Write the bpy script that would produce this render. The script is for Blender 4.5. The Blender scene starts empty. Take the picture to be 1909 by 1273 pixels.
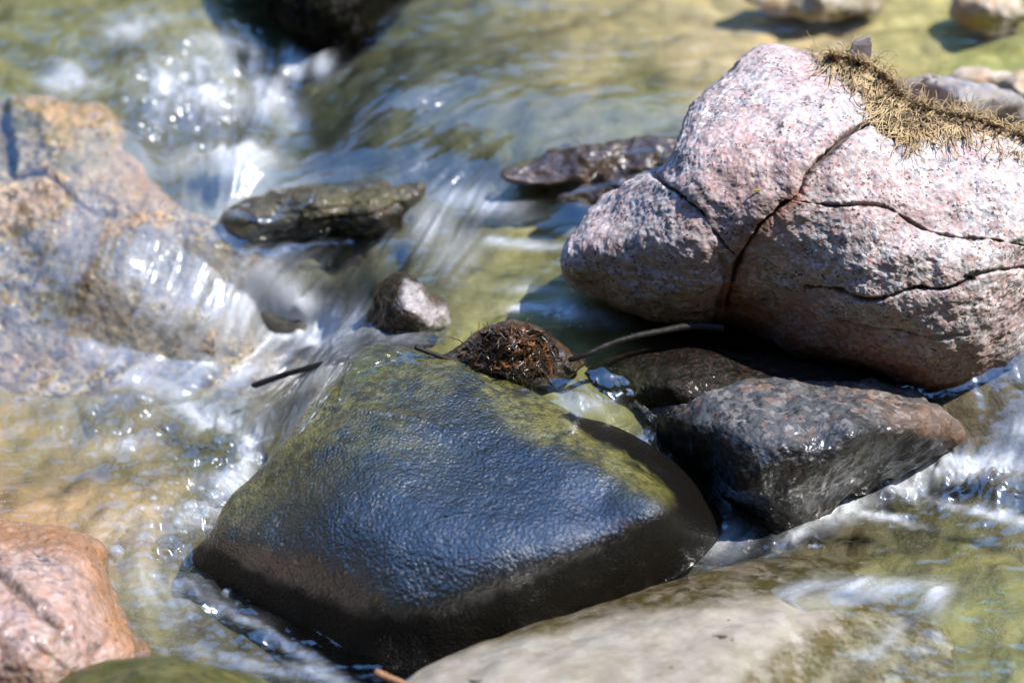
import bpy, math
import numpy as np

# ------------------------------------------------------------------ camera, light, exposure
scene = bpy.context.scene
COL = scene.collection
W, H, F = 1909.0, 1273.0, 5303.0
PITCH = math.radians(28.0)
CAM = np.array([0.0, -2.472, 1.315])
cam_d = bpy.data.cameras.new("camera")
cam_d.lens = 100.0
cam_d.sensor_width = 36.0
cam_d.clip_start = 0.05
cam_d.clip_end = 500.0
cam_d.dof.use_dof = True
cam_d.dof.focus_distance = 2.475
cam_d.dof.aperture_fstop = 2.7
cam = bpy.data.objects.new("camera", cam_d)
cam.location = CAM
cam.rotation_euler = (math.pi / 2 - PITCH, 0, 0)
COL.objects.link(cam)
scene.camera = cam

SUN_EL, SUN_AZ = math.radians(57.0), math.radians(108.0)      # azimuth from +Y (upstream) towards +X
world = bpy.data.worlds.new("World")
scene.world = world
world.use_nodes = True
wn = world.node_tree
bg = wn.nodes["Background"]
sky = wn.nodes.new("ShaderNodeTexSky")
sky.sky_type = 'NISHITA'
sky.sun_disc = False
sky.sun_elevation = SUN_EL
sky.sun_rotation = SUN_AZ
sky.altitude = 300
sky.air_density = 1.0
sky.dust_density = 0.2
sky.ozone_density = 4.0
hsv = wn.nodes.new("ShaderNodeHueSaturation")
hsv.inputs["Saturation"].default_value = 1.15
wn.links.new(sky.outputs[0], hsv.inputs["Color"])
wn.links.new(hsv.outputs[0], bg.inputs[0])
bg.inputs[1].default_value = 0.15
sun_d = bpy.data.lights.new("sun", 'SUN')
sun_d.energy = 2.0
sun_d.angle = math.radians(0.5)
sun_d.color = (1.0, 0.94, 0.84)
sun = bpy.data.objects.new("sun", sun_d)
sun.rotation_euler = (math.pi / 2 - SUN_EL, 0, math.pi - SUN_AZ)
sun.location = (3, 3, 6)
COL.objects.link(sun)
vs = scene.view_settings
vs.view_transform = 'Standard'
vs.look = 'None'
vs.exposure = 2.35
vs.gamma = 1.0
scene.cycles.use_denoising = True
scene.cycles.max_bounces = 8
scene.cycles.transparent_max_bounces = 12
scene.cycles.sample_clamp_indirect = 4.0
scene.cycles.sample_clamp_direct = 0.7
scene.cycles.caustics_reflective = False
scene.cycles.caustics_refractive = False

# ------------------------------------------------------------------ maths helpers
CP, SP = math.cos(PITCH), math.sin(PITCH)
FWD = np.array([0, CP, -SP]); UP = np.array([0, SP, CP]); RIGHT = np.array([1.0, 0, 0])

def rays(px, py):
    px = np.asarray(px, float); py = np.asarray(py, float)
    return FWD + RIGHT * ((px - W / 2) / F)[..., None] - UP * ((py - H / 2) / F)[..., None]

def world_at(px, py, t):
    return CAM + rays(px, py) * np.asarray(t)[..., None]

def t_of_z(px, py, z):
    return (np.asarray(z) - CAM[2]) / rays(px, py)[..., 2]

def at(px, py, z):
    return world_at(np.float64(px), np.float64(py), t_of_z(px, py, z))

class TPS:
    """thin-plate spline through scattered (x, y) -> values"""
    def __init__(self, xy, v, reg=1e-4):
        self.c = np.asarray(xy, float) / 1000.0
        v = np.asarray(v, float)
        if v.ndim == 1: v = v[:, None]
        n = len(self.c)
        K = self.k(self.c, self.c) + np.eye(n) * reg
        P = np.hstack([np.ones((n, 1)), self.c])
        A = np.zeros((n + 3, n + 3)); A[:n, :n] = K; A[:n, n:] = P; A[n:, :n] = P.T
        b = np.zeros((n + 3, v.shape[1])); b[:n] = v
        s = np.linalg.solve(A, b); self.w, self.a = s[:n], s[n:]
    @staticmethod
    def k(a, b):
        r2 = ((a[:, None, :] - b[None]) ** 2).sum(-1)
        return 0.5 * r2 * np.log(r2 + 1e-12)
    def __call__(self, px, py):
        px = np.asarray(px, float); sh = px.shape
        q = np.stack([px.ravel(), np.asarray(py, float).ravel()], 1) / 1000.0
        out = np.empty((len(q), self.w.shape[1]))
        for i in range(0, len(q), 60000):
            s = q[i:i + 60000]
            out[i:i + 60000] = self.k(s, self.c) @ self.w + self.a[0] + s @ self.a[1:]
        return out.reshape(sh + (out.shape[1],)) if out.shape[1] > 1 else out[:, 0].reshape(sh)

def hash3(ix, iy, iz, seed):
    h = (ix.astype(np.uint32) * np.uint32(374761393) + iy.astype(np.uint32) * np.uint32(668265263)
         + iz.astype(np.uint32) * np.uint32(2147483647) + np.uint32(seed * 1274126177 % 4294967295))
    h = (h ^ (h >> np.uint32(13))) * np.uint32(1274126177)
    h = (h ^ (h >> np.uint32(16))) * np.uint32(2246822519)
    return ((h ^ (h >> np.uint32(15))) & np.uint32(0xFFFFFF)).astype(np.float64) / float(0xFFFFFF)

def vnoise(p, seed=1):
    """value noise in -1..1 at points p (..., 3)"""
    i = np.floor(p).astype(np.int64); f = p - i
    u = f * f * f * (f * (f * 6 - 15) + 10)
    r = 0
    for dx in (0, 1):
        wx = u[..., 0] if dx else 1 - u[..., 0]
        for dy in (0, 1):
            wy = u[..., 1] if dy else 1 - u[..., 1]
            for dz in (0, 1):
                wz = u[..., 2] if dz else 1 - u[..., 2]
                r = r + wx * wy * wz * hash3(i[..., 0] + dx, i[..., 1] + dy, i[..., 2] + dz, seed)
    return r * 2 - 1

def fbm(p, octaves=4, seed=1, gain=0.5):
    a, s, r = 1.0, 1.0, 0
    for o in range(octaves):
        r = r + a * vnoise(p * s + 17.3 * o, seed + o); a *= gain; s *= 2.03
    return r

def n2(px, py, scale, seed=1, octaves=3, ax=1.0, ay=1.0):
    p = np.stack([px / scale * ax, py / scale * ay, np.full_like(px, 0.37 + seed)], -1)
    return fbm(p, octaves, seed)

def sstep(a, b, x):
    t = np.clip((x - a) / (b - a), 0, 1)
    return t * t * (3 - 2 * t)

def poly_dist(px, py, pts, closed=False):
    """distance in pixels to a polyline"""
    pts = np.asarray(pts, float)
    if closed: pts = np.vstack([pts, pts[:1]])
    d = np.full(px.shape, 1e9)
    for a, b in zip(pts[:-1], pts[1:]):
        ab = b - a
        u = np.clip(((px - a[0]) * ab[0] + (py - a[1]) * ab[1]) / (ab @ ab + 1e-9), 0, 1)
        d = np.minimum(d, np.hypot(px - a[0] - u * ab[0], py - a[1] - u * ab[1]))
    return d

def poly_mask(px, py, pts, soft=20.0):
    """1 inside a polygon, soft edge"""
    pts = np.asarray(pts, float); ins = np.zeros(px.shape, bool)
    j = len(pts) - 1
    for i in range(len(pts)):
        xi, yi = pts[i]; xj, yj = pts[j]
        c = ((yi > py) != (yj > py)) & (px < (xj - xi) * (py - yi) / (yj - yi + 1e-12) + xi)
        ins ^= c; j = i
    d = poly_dist(px, py, pts, True)
    return sstep(-soft, soft, np.where(ins, d, -d))

def blob(px, py, cx, cy, rx, ry, ang=0.0):
    c, s = math.cos(math.radians(ang)), math.sin(math.radians(ang))
    u = ((px - cx) * c + (py - cy) * s) / rx; v = (-(px - cx) * s + (py - cy) * c) / ry
    return np.exp(-(u * u + v * v))

def catmull(pts, n=12, closed=True):
    pts = np.asarray(pts, float); m = len(pts); out = []
    for i in range(m if closed else m - 1):
        p = [pts[(i + k - 1) % m] if closed else pts[min(max(i + k - 1, 0), m - 1)] for k in range(4)]
        for q in range(n):
            u = q / n
            out.append(0.5 * (2 * p[1] + (p[2] - p[0]) * u + (2 * p[0] - 5 * p[1] + 4 * p[2] - p[3]) * u ** 2
                              + (3 * p[1] - p[0] - 3 * p[2] + p[3]) * u ** 3))
    if not closed: out.append(pts[-1])
    return np.array(out)

# ------------------------------------------------------------------ object helpers
def new_mesh(name, verts, quads, mat, attrs=None, origin=None, parent=None, smooth=True):
    verts = np.asarray(verts, float)
    if origin is None:
        origin = np.array([verts[:, 0].mean(), verts[:, 1].mean(), verts[:, 2].min()])
    origin = np.asarray(origin, float)
    me = bpy.data.meshes.new(name)
    v = (verts - origin).astype(np.float32)
    quads = np.asarray(quads, np.int32); k = quads.shape[1]
    me.vertices.add(len(v)); me.vertices.foreach_set("co", v.ravel())
    me.loops.add(quads.size); me.loops.foreach_set("vertex_index", quads.ravel())
    me.polygons.add(len(quads))
    me.polygons.foreach_set("loop_start", np.arange(0, quads.size, k, dtype=np.int32))
    me.polygons.foreach_set("loop_total", np.full(len(quads), k, np.int32))
    me.polygons.foreach_set("use_smooth", np.full(len(quads), smooth))
    me.update(calc_edges=True)
    for an, av in (attrs or {}).items():
        av = np.asarray(av, np.float32)
        if av.ndim == 1:
            me.attributes.new(an, 'FLOAT', 'POINT').data.foreach_set("value", av)
        else:
            rgba = np.ones((len(av), 4), np.float32); rgba[:, :3] = av
            me.attributes.new(an, 'FLOAT_COLOR', 'POINT').data.foreach_set("color", rgba.ravel())
    if mat: me.materials.append(mat)
    o = bpy.data.objects.new(name, me)
    o.location = origin
    COL.objects.link(o)
    if parent:
        o.parent = parent
        o.location = origin - np.array(parent.location)
    return o

def tag(o, label=None, cat=None, group=None, kind=None):
    if label: o["label"] = label
    if cat: o["category"] = cat
    if group: o["group"] = group
    if kind: o["kind"] = kind
    return o

def grid_quads(nr, nc, wrap=False):
    c = nc if wrap else nc - 1
    i, j = np.meshgrid(np.arange(nr - 1), np.arange(c), indexing='ij')
    a = i * nc + j; b = i * nc + (j + 1) % nc
    return np.stack([a, b, b + nc, a + nc], -1).reshape(-1, 4)

def vnormals(P, wrap):
    if wrap: du = np.roll(P, -1, 1) - np.roll(P, 1, 1)
    else: du = np.gradient(P, axis=1)
    dv = np.gradient(P, axis=0)
    n = np.cross(du, dv)
    return n / (np.linalg.norm(n, axis=-1, keepdims=True) + 1e-12)

# ------------------------------------------------------------------ material helpers
class NT:
    def __init__(self, name):
        self.m = bpy.data.materials.new(name); self.m.use_nodes = True
        self.t = self.m.node_tree; self.t.nodes.clear()
        self.out = self.t.nodes.new("ShaderNodeOutputMaterial")
    def n(self, typ, ins=None, **props):
        nd = self.t.nodes.new("ShaderNode" + typ)
        for k, v in props.items(): setattr(nd, k, v)
        for k, v in (ins or {}).items(): self.set(nd.inputs[k], v)
        return nd
    def set(self, sock, v):
        if isinstance(v, bpy.types.NodeSocket): self.t.links.new(v, sock)
        elif isinstance(v, bpy.types.Node): self.t.links.new(v.outputs[0], sock)
        else:
            if hasattr(sock.default_value, '__len__') and len(sock.default_value) == 4 and len(v) == 3: v = (*v, 1)
            sock.default_value = v
    def obj(self): return self.n("TexCoord").outputs["Object"]
    def attr(self, name, col=False):
        a = self.n("Attribute", attribute_name=name)
        return a.outputs["Color" if col else "Fac"]
    def noise(self, vec, scale, detail=4, rough=0.55, dist=0.0):
        return self.n("TexNoise", {"Vector": vec, "Scale": scale, "Detail": detail, "Roughness": rough, "Distortion": dist})
    def vor(self, vec, scale, feature='F1', rand=1.0):
        return self.n("TexVoronoi", {"Vector": vec, "Scale": scale, "Randomness": rand}, feature=feature)
    def ramp(self, fac, stops, interp='LINEAR'):
        r = self.n("ValToRGB", {"Fac": fac}); cr = r.color_ramp; cr.interpolation = interp
        while len(cr.elements) < len(stops): cr.elements.new(0.5)
        for e, (p, c) in zip(cr.elements, stops):
            e.position = p; e.color = (*c, 1) if len(c) == 3 else c
        return r.outputs[0]
    def mix(self, fac, a, b, mode='MIX'):
        m = self.n("Mix", data_type='RGBA', blend_type=mode)
        self.set(m.inputs[0], fac); self.set(m.inputs[6], a); self.set(m.inputs[7], b)
        return m.outputs[2]
    def math(self, op, a, b=0.0, clamp=False):
        m = self.n("Math", operation=op, use_clamp=clamp)
        self.set(m.inputs[0], a); self.set(m.inputs[1], b)
        return m.outputs[0]
    def maprange(self, v, a, b, c=0.0, d=1.0):
        return self.n("MapRange", {"Value": v, "From Min": a, "From Max": b, "To Min": c, "To Max": d}).outputs[0]
    def sep(self, col):
        return self.n("SeparateColor", {"Color": col})
    def bump(self, h, dist, strength=1.0, normal=None):
        b = self.n("Bump", {"Height": h, "Distance": dist, "Strength": strength})
        if normal is not None: self.set(b.inputs["Normal"], normal)
        return b.outputs[0]
    def schlick(self, f0, normal=None):
        """two-sided mirror share of a thin water film"""
        geo = self.n("NewGeometry")
        d = self.n("VectorMath", {0: geo.outputs["Incoming"], 1: normal if normal is not None else geo.outputs["Normal"]}, operation='DOT_PRODUCT').outputs["Value"]
        k = self.math('POWER', self.math('SUBTRACT', 1.0, self.math('ABSOLUTE', d), True), 5.0)
        return self.math('ADD', self.math('MULTIPLY', k, 1.0 - f0), f0, True)
    def principled(self, **k):
        p = self.n("BsdfPrincipled")
        for kk, v in k.items(): self.set(p.inputs[kk.replace('_', ' ')], v)
        return p
    def done(self, shader):
        self.t.links.new(shader if isinstance(shader, bpy.types.NodeSocket) else shader.outputs[0], self.out.inputs[0])
        return self.m

def V(a, t): return tuple(x * t for x in a)

def granite(name, palette, cell, fleck=0.10, blotch=None, blotch_scale=18, stain=(0.28, 0.12, 0.05),
            algae=(0.10, 0.10, 0.03), rough=0.75, coat=0.0, bump=0.0016, wet_dark=0.5, fleck_col=(0.03, 0.028, 0.028), albedo=0.82, grain=0.0, wet_coat=0.6, spec=0.22, pale_col=(0.6, 0.56, 0.56)):
    """coarse crystalline stone; attributes: stain, algae, wet, crack"""
    g = NT(name); v = g.obj()
    warp = g.noise(v, cell * 0.9, 2)
    vv = g.n("VectorMath", {0: v, 1: g.n("VectorMath", {0: warp.outputs["Color"], "Scale": 0.9 / cell}, operation='SCALE').outputs[0]}, operation='ADD').outputs[0]
    palette = [(q, V(c, albedo)) for q, c in palette]
    c1 = g.vor(vv, cell); s1 = g.sep(c1.outputs["Color"])
    col = g.ramp(s1.outputs[0], palette, 'CONSTANT')
    c2 = g.vor(vv, cell * 0.47); s2 = g.sep(c2.outputs["Color"])
    col2 = g.ramp(s2.outputs[1], palette, 'LINEAR')
    col = g.mix(0.30, col, col2)
    big = g.noise(v, blotch_scale, 5, 0.6)
    if blotch: col = g.mix(g.maprange(big.outputs[0], 0.45, 0.68, 0, 0.6), col, blotch)
    tone = g.noise(v, blotch_scale * 3.2, 4, 0.65)
    col = g.mix(1.0, col, g.ramp(tone.outputs[0], [(0.25, (0.62,) * 3), (0.7, (1.12,) * 3)]), 'MULTIPLY')
    c3 = g.vor(vv, cell * 1.7); s3 = g.sep(c3.outputs["Color"])
    clus = g.noise(v, cell * 0.16, 3)
    fl = g.math('GREATER_THAN', g.math('ADD', s3.outputs[1], g.maprange(clus.outputs[0], 0.35, 0.7, -0.2, 0.14)), 1.0 - fleck)
    col = g.mix(g.math('MULTIPLY', fl, 0.85), col, fleck_col)
    ed = g.vor(vv, cell * 0.62, 'DISTANCE_TO_EDGE')
    line = g.math('MULTIPLY', g.maprange(ed.outputs[0], 0.0, 0.11, 1.0, 0.0), g.maprange(clus.outputs[0], 0.42, 0.62, 0.0, grain))
    col = g.mix(g.math('MAXIMUM', line, 0.0), col, g.mix(1.0, col, (0.28, 0.25, 0.24), 'MULTIPLY'))
    col = g.mix(g.math('MULTIPLY', g.attr('pale'), g.maprange(g.noise(v, 90, 4, .7).outputs[0], .3, .6, .3, 1.0), True), col, pale_col)  # pale attribute: a sunlit side put into the colour
    st = g.attr("stain")
    stn = g.math('MULTIPLY', st, g.maprange(g.noise(v, 60, 5, 0.7).outputs[0], 0.3, 0.62, 0.5, 1.0), True)
    col = g.mix(stn, col, g.mix(0.55, g.mix(1.0, col, (0.9, 0.52, 0.34), 'MULTIPLY'), stain))
    al = g.math('MULTIPLY', g.attr("algae"), g.maprange(g.noise(v, 45, 5, 0.75).outputs[0], 0.36, 0.58, 0.0, 1.0), True)
    col = g.mix(al, col, algae)
    wet = g.attr("wet")
    col = g.mix(wet, col, g.mix(1.0, col, (wet_dark,) * 3, 'MULTIPLY'))
    col = g.mix(1.0, col, (0.72,) * 3, 'MULTIPLY')
    cr = g.attr("crack")
    col = g.mix(g.math('MULTIPLY', cr, 0.9), col, (0.055, 0.038, 0.026))
    micro = g.noise(v, cell * 1.1, 5, 0.7)
    pit = g.noise(v, cell * 0.28, 6, 0.72)
    h = g.math('ADD', g.math('MULTIPLY', micro.outputs[0], 0.35), pit.outputs[0])
    h = g.math('ADD', h, g.math('MULTIPLY', s1.outputs[2], 0.10))
    nb = g.bump(h, bump, 0.9)
    r = g.math('SUBTRACT', rough, g.math('MULTIPLY', wet, rough - 0.28))
    cw = g.math('ADD', coat, g.math('MULTIPLY', wet, wet_coat), True)
    p = g.principled(Base_Color=col, Roughness=r, Normal=nb, Specular_IOR_Level=spec, Coat_Weight=cw, Coat_Roughness=0.12)
    return g.done(p)

# ------------------------------------------------------------------ stone builder
STONES = {}
class Stone:
    """a closed stone: outline in photo pixels for its silhouette, heights z (m) for its surface, real thickness behind"""
    def __init__(self, name, outline, pts, center=None, edge=0.02, edge_pow=9.0, thick=0.10, nt=500, ns=170, nb=24,
                 noise=((9, 0.004), (40, 0.0012)), cracks=(), steps=(), masks=None, reg=2e-4, out_z=None):
        self.name = name
        o = catmull(outline, 10); self.o = o
        c = np.array(center if center is not None else o.mean(0), float); self.c = c
        a = np.arctan2(o[:, 1] - c[1], o[:, 0] - c[0]); r = np.hypot(o[:, 0] - c[0], o[:, 1] - c[1])
        k = np.argsort(a); a, r = a[k], r[k]
        self.a = np.concatenate([a - 2 * np.pi, a, a + 2 * np.pi]); self.r = np.tile(r, 3)
        pts = np.asarray(pts, float)
        self.tps = TPS(pts[:, :2], t_of_z(pts[:, 0], pts[:, 1], pts[:, 2]), reg)
        self.edge, self.ep = edge, edge_pow
        self.steps = steps
        self.prm = (thick, nt, ns, nb, noise, cracks, masks or {})
    def radius(self, th): return np.interp(th, self.a, self.r)
    def raw(self, px, py, s):
        t = self.tps(px, py) + self.edge * (1 - np.sqrt(np.clip(1 - s ** self.ep, 0, 1)))
        for pts, w, d in self.steps:      # smooth ridges / grooves: depth d (towards camera > 0) within w pixels of a line
            t = t - d * np.exp(-(poly_dist(px, py, pts) / w) ** 2)
        return t
    def depth(self, px, py):
        dx, dy = px - self.c[0], py - self.c[1]
        s = np.hypot(dx, dy) / self.radius(np.arctan2(dy, dx))
        t = self.raw(px, py, np.clip(s, 0, 1))
        return np.where(s <= 1.0, t, 1e3)
    def build(self, mat, extra_disp=None):
        thick, nt, ns, nb, noise, cracks, masks = self.prm
        th = np.linspace(-np.pi, np.pi, nt, endpoint=False); R = self.radius(th)
        s = 1 - (1 - np.linspace(0.004, 1, ns)) ** 1.7
        S, TH = np.meshgrid(s, th, indexing='ij')
        px = self.c[0] + S * R * np.cos(TH); py = self.c[1] + S * R * np.sin(TH)
        P = world_at(px, py, self.raw(px, py, S))
        # back half, hidden from the front: an arc away from the viewer, down into the bed
        sb = np.cos(np.linspace(0, np.pi / 2, nb + 1)[1:]); sb[-1] = 0.02
        Sb, THb = np.meshgrid(sb, th, indexing='ij')
        pxb = self.c[0] + Sb * R * np.cos(THb); pyb = self.c[1] + Sb * R * np.sin(THb)
        te = self.raw(self.c[0] + R * np.cos(th), self.c[1] + R * np.sin(th), np.ones_like(th))
        tc = float(self.raw(self.c[:1], self.c[1:], np.zeros(1))[0])
        tb = Sb ** 2 * te[None] + (1 - Sb ** 2) * np.maximum(te.mean(), tc + 0.02) + thick * np.sqrt(1 - Sb ** 2)
        Pb = world_at(pxb, pyb, tb)
        A = np.concatenate([P, Pb], 0)
        PX = np.concatenate([px, pxb], 0); PY = np.concatenate([py, pyb], 0)
        front = np.zeros(A.shape[:2]); front[:ns] = 1
        N = vnormals(A, True)
        view = A - CAM
        flip = np.sign((N * view).sum(-1)[ns // 2].mean())
        N = -N * flip
        d = np.zeros(A.shape[:2])
        for i, (f, amp) in enumerate(noise):
            d += amp * fbm(A * f + 3.1 * i + len(self.name), 3, 5 + i)
        if extra_disp is not None: d += extra_disp(PX, PY, A) * front
        cr = np.zeros(A.shape[:2])
        jit = n2(PX, PY, 26.0, 11, 4) * 5.0 + n2(PX, PY, 8.0, 12, 2) * 2.2
        for pts, w, dep, dark in cracks:
            q = catmull(pts, 6, closed=False)
            dd = poly_dist(PX, PY, q) + jit * 0.55
            wv = w * np.clip(0.8 + 0.9 * n2(PX, PY, 45.0, 21, 3), .25, 1.9)
            e = np.exp(-(np.maximum(dd, 0) / np.maximum(wv, 1.2)) ** 2) * front
            d -= dep * e
            d -= dep * 0.10 * np.exp(-(np.maximum(dd, 0) / (w * 2.8)) ** 2) * front
            cr = np.maximum(cr, dark * np.exp(-(np.maximum(dd, 0) / (np.maximum(wv, 1.2) * 0.95)) ** 2) * front)
        A = A + N * d[..., None]
        attrs = {"crack": cr.ravel()}
        for an, fn in masks.items():
            m = fn(PX, PY)
            if m.ndim == 2: attrs[an] = np.clip(m, 0, 1).ravel()
            else: attrs[an] = m.reshape(-1, 3)
        nr = A.shape[0]
        V_ = A.reshape(-1, 3); Q = grid_quads(nr, nt, True)
        if flip > 0: Q = Q[:, ::-1]
        ob = new_mesh(self.name, V_, Q, mat, attrs)
        # close the two poles with small fans
        return ob

# ------------------------------------------------------------------ materials
PINK = [(0.0, (0.58, 0.55, 0.54)), (0.20, (0.36, 0.35, 0.37)), (0.36, (0.58, 0.39, 0.36)), (0.52, (0.70, 0.66, 0.64)),
        (0.68, (0.49, 0.30, 0.26)), (0.80, (0.36, 0.36, 0.39)), (0.92, (0.20, 0.19, 0.19))]
m_boulder = granite("pink_granite", PINK, 300, fleck=0.09, fleck_col=(0.075, 0.07, 0.07), albedo=1.22, grain=0.4, blotch=(0.52, 0.34, 0.33), blotch_scale=14,
                    stain=(0.26, 0.085, 0.03), rough=0.7, bump=0.0020)
TAN = [(0.0, (0.52, 0.36, 0.21)), (0.25, (0.30, 0.24, 0.21)), (0.45, (0.60, 0.48, 0.34)), (0.6, (0.30, 0.26, 0.25)),
       (0.75, (0.44, 0.30, 0.18)), (0.88, (0.12, 0.12, 0.13))]
m_left = granite("speckled_tan_granite", TAN, 170, fleck=0.10, albedo=1.15, blotch=(0.26, 0.20, 0.17), blotch_scale=16,
                 stain=(0.55, 0.33, 0.14), algae=(0.12, 0.12, 0.03), rough=0.55, bump=0.003)
ORANGE = [(0.0, (0.56, 0.38, 0.31)), (0.25, (0.64, 0.50, 0.44)), (0.45, (0.52, 0.28, 0.19)), (0.62, (0.60, 0.42, 0.35)),
          (0.80, (0.48, 0.34, 0.32)), (0.93, (0.22, 0.18, 0.20))]
m_orange = granite("wet_orange_pink_granite", ORANGE, 190, fleck=0.04, blotch=(0.55, 0.33, 0.24), blotch_scale=14,
                   stain=(0.46, 0.24, 0.06), rough=0.35, coat=0.8, bump=0.004)
DGREY = [(0.0, (0.10, 0.105, 0.115)), (0.35, (0.15, 0.155, 0.165)), (0.58, (0.36, 0.34, 0.33)), (0.72, (0.07, 0.075, 0.085)),
         (0.86, (0.40, 0.24, 0.17)), (0.95, (0.46, 0.43, 0.42))]
m_dgrey = granite("dark_grey_granite", DGREY, 150, fleck=0.12, albedo=.62, wet_coat=.6, blotch=(0.10, 0.11, 0.13), blotch_scale=22,
                  stain=(0.40, 0.22, 0.10), rough=0.5, bump=0.0045, wet_dark=0.14)
RUST = [(0.0, (0.02, 0.015, 0.012)), (0.4, (0.05, 0.03, 0.02)), (0.6, (0.02, 0.02, 0.016)), (0.78, (0.16, 0.06, 0.03)), (0.88, (0.03, 0.03, 0.012))]
m_rust = granite("black_rust_stone", RUST, 240, fleck=0.2, albedo=.35, wet_coat=0.05, spec=.12, blotch=(0.02, 0.018, 0.013), blotch_scale=25, rough=0.6, coat=0.0, bump=0.003)
PALE = [(0.0, (0.42, 0.38, 0.31)), (0.3, (0.47, 0.43, 0.36)), (0.55, (0.38, 0.33, 0.25)), (0.8, (0.45, 0.40, 0.33))]
m_pale = granite("pale_smooth_stone", PALE, 60, fleck=0.02, blotch=(0.40, 0.35, 0.26), blotch_scale=12,
                 stain=(0.07, 0.05, 0.02), algae=(0.10, 0.078, 0.026), rough=0.4, coat=0.5, bump=0.0012, wet_dark=0.55)
BROWN = [(0.0, (0.09, 0.055, 0.03)), (0.3, (0.16, 0.09, 0.05)), (0.55, (0.06, 0.04, 0.03)), (0.8, (0.20, 0.13, 0.08))]
m_brown = granite("wet_brown_stone", BROWN, 110, fleck=0.12, rough=0.35, coat=0.8, bump=0.004)
POINT = [(0.0, (0.05, 0.03, 0.015)), (0.4, (0.09, 0.042, 0.018)), (0.7, (0.025, 0.022, 0.01)), (0.9, (0.14, 0.075, 0.035))]
m_point = granite("mossy_brown_stone", POINT, 200, fleck=0.2, stain=(0.62, 0.58, 0.60), algae=(0.03, 0.033, 0.01), rough=0.45, coat=0.0, bump=0.003)
GREEN = [(0.0, (0.11, 0.115, 0.03)), (0.35, (0.16, 0.15, 0.045)), (0.6, (0.08, 0.085, 0.022)), (0.82, (0.20, 0.18, 0.06))]
m_green = granite("algae_green_stone", GREEN, 90, fleck=0.1, blotch=(0.12, 0.12, 0.04), blotch_scale=15, algae=(0.03, 0.04, 0.01), stain=(0.3, 0.25, 0.1), rough=0.7, coat=0.0, bump=0.003)
DARKM = [(0.0, (0.015, 0.017, 0.008)), (0.4, (0.03, 0.032, 0.012)), (0.7, (0.02, 0.014, 0.01)), (0.9, (0.07, 0.07, 0.025))]
m_darkmoss = granite("dark_mossy_stone", DARKM, 110, fleck=0.2, rough=0.9, bump=0.006, albedo=.2, wet_coat=0.0, spec=.03)
SUNNY = [(0.0, (0.60, 0.50, 0.38)), (0.3, (0.66, 0.58, 0.48)), (0.55, (0.52, 0.38, 0.24)), (0.8, (0.62, 0.55, 0.50))]
m_sunny = granite("sunlit_tan_stone", SUNNY, 90, fleck=0.04, rough=0.7, bump=0.003, stain=(0.45, 0.26, 0.08))
GREYS = [(0.0, (0.34, 0.33, 0.34)), (0.3, (0.44, 0.42, 0.42)), (0.6, (0.26, 0.26, 0.28)), (0.8, (0.42, 0.36, 0.32))]
m_grey = granite("grey_stone", GREYS, 140, fleck=0.1, rough=0.7, bump=0.003)

def mat_dark_rock():
    g = NT("dark_wet_rock"); v = g.obj()
    big = g.noise(v, 9, 5, 0.6); mid = g.noise(v, 34, 5, 0.65)
    col = g.ramp(mid.outputs[0], [(0.3, (0.003, 0.0033, 0.0033)), (0.6, (0.006, 0.0064, 0.006)), (0.8, (0.014, 0.012, 0.008))])
    br = g.maprange(g.noise(v, 22, 6, 0.7).outputs[0], 0.58, 0.70)
    col = g.mix(g.math('MULTIPLY', br, 0.75), col, (0.06, 0.036, 0.017))
    al = g.math('MULTIPLY', g.attr("algae"), g.maprange(g.noise(v, 30, 6, 0.7).outputs[0], 0.34, 0.56, 0.15, 1.0), True)
    col = g.mix(al, col, g.ramp(g.noise(v, 120, 4, 0.7).outputs[0], [(0.3, (0.026, 0.026, 0.006)), (0.7, (0.15, 0.135, 0.034))]))
    col = g.mix(g.attr("stain"), col, (0.0028, 0.0022, 0.0015))  # painted shade: blackens the front and right flank
    fk = g.sep(g.vor(v, 420).outputs['Color'])
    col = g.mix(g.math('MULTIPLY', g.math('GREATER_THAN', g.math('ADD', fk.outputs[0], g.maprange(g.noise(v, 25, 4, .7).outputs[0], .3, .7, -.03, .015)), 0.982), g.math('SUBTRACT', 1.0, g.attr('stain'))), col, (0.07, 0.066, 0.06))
    gr = g.vor(v, 350, 'SMOOTH_F1'); gr.inputs["Smoothness"].default_value = 0.6
    gr2 = g.noise(v, 560, 3, 0.6); gr3 = g.noise(v, 60, 3, 0.5)
    h = g.math('ADD', g.math('MULTIPLY', gr.outputs[0], -1.0), g.math('MULTIPLY', gr2.outputs[0], 0.7))
    h = g.math('ADD', h, g.math('MULTIPLY', gr3.outputs[0], 0.35))
    nb = g.bump(h, 0.0011, 0.9)
    nc = g.bump(h, 0.0012, 0.9)
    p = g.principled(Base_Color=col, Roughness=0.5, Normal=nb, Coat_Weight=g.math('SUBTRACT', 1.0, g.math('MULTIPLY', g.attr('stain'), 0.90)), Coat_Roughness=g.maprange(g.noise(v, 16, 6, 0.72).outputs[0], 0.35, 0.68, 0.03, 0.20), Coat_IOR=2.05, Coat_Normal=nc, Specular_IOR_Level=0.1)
    return g.done(p)
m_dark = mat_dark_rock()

# ------------------------------------------------------------------ the stones
def one(f): return lambda px, py: np.clip(f(px, py), 0, 1)

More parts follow.
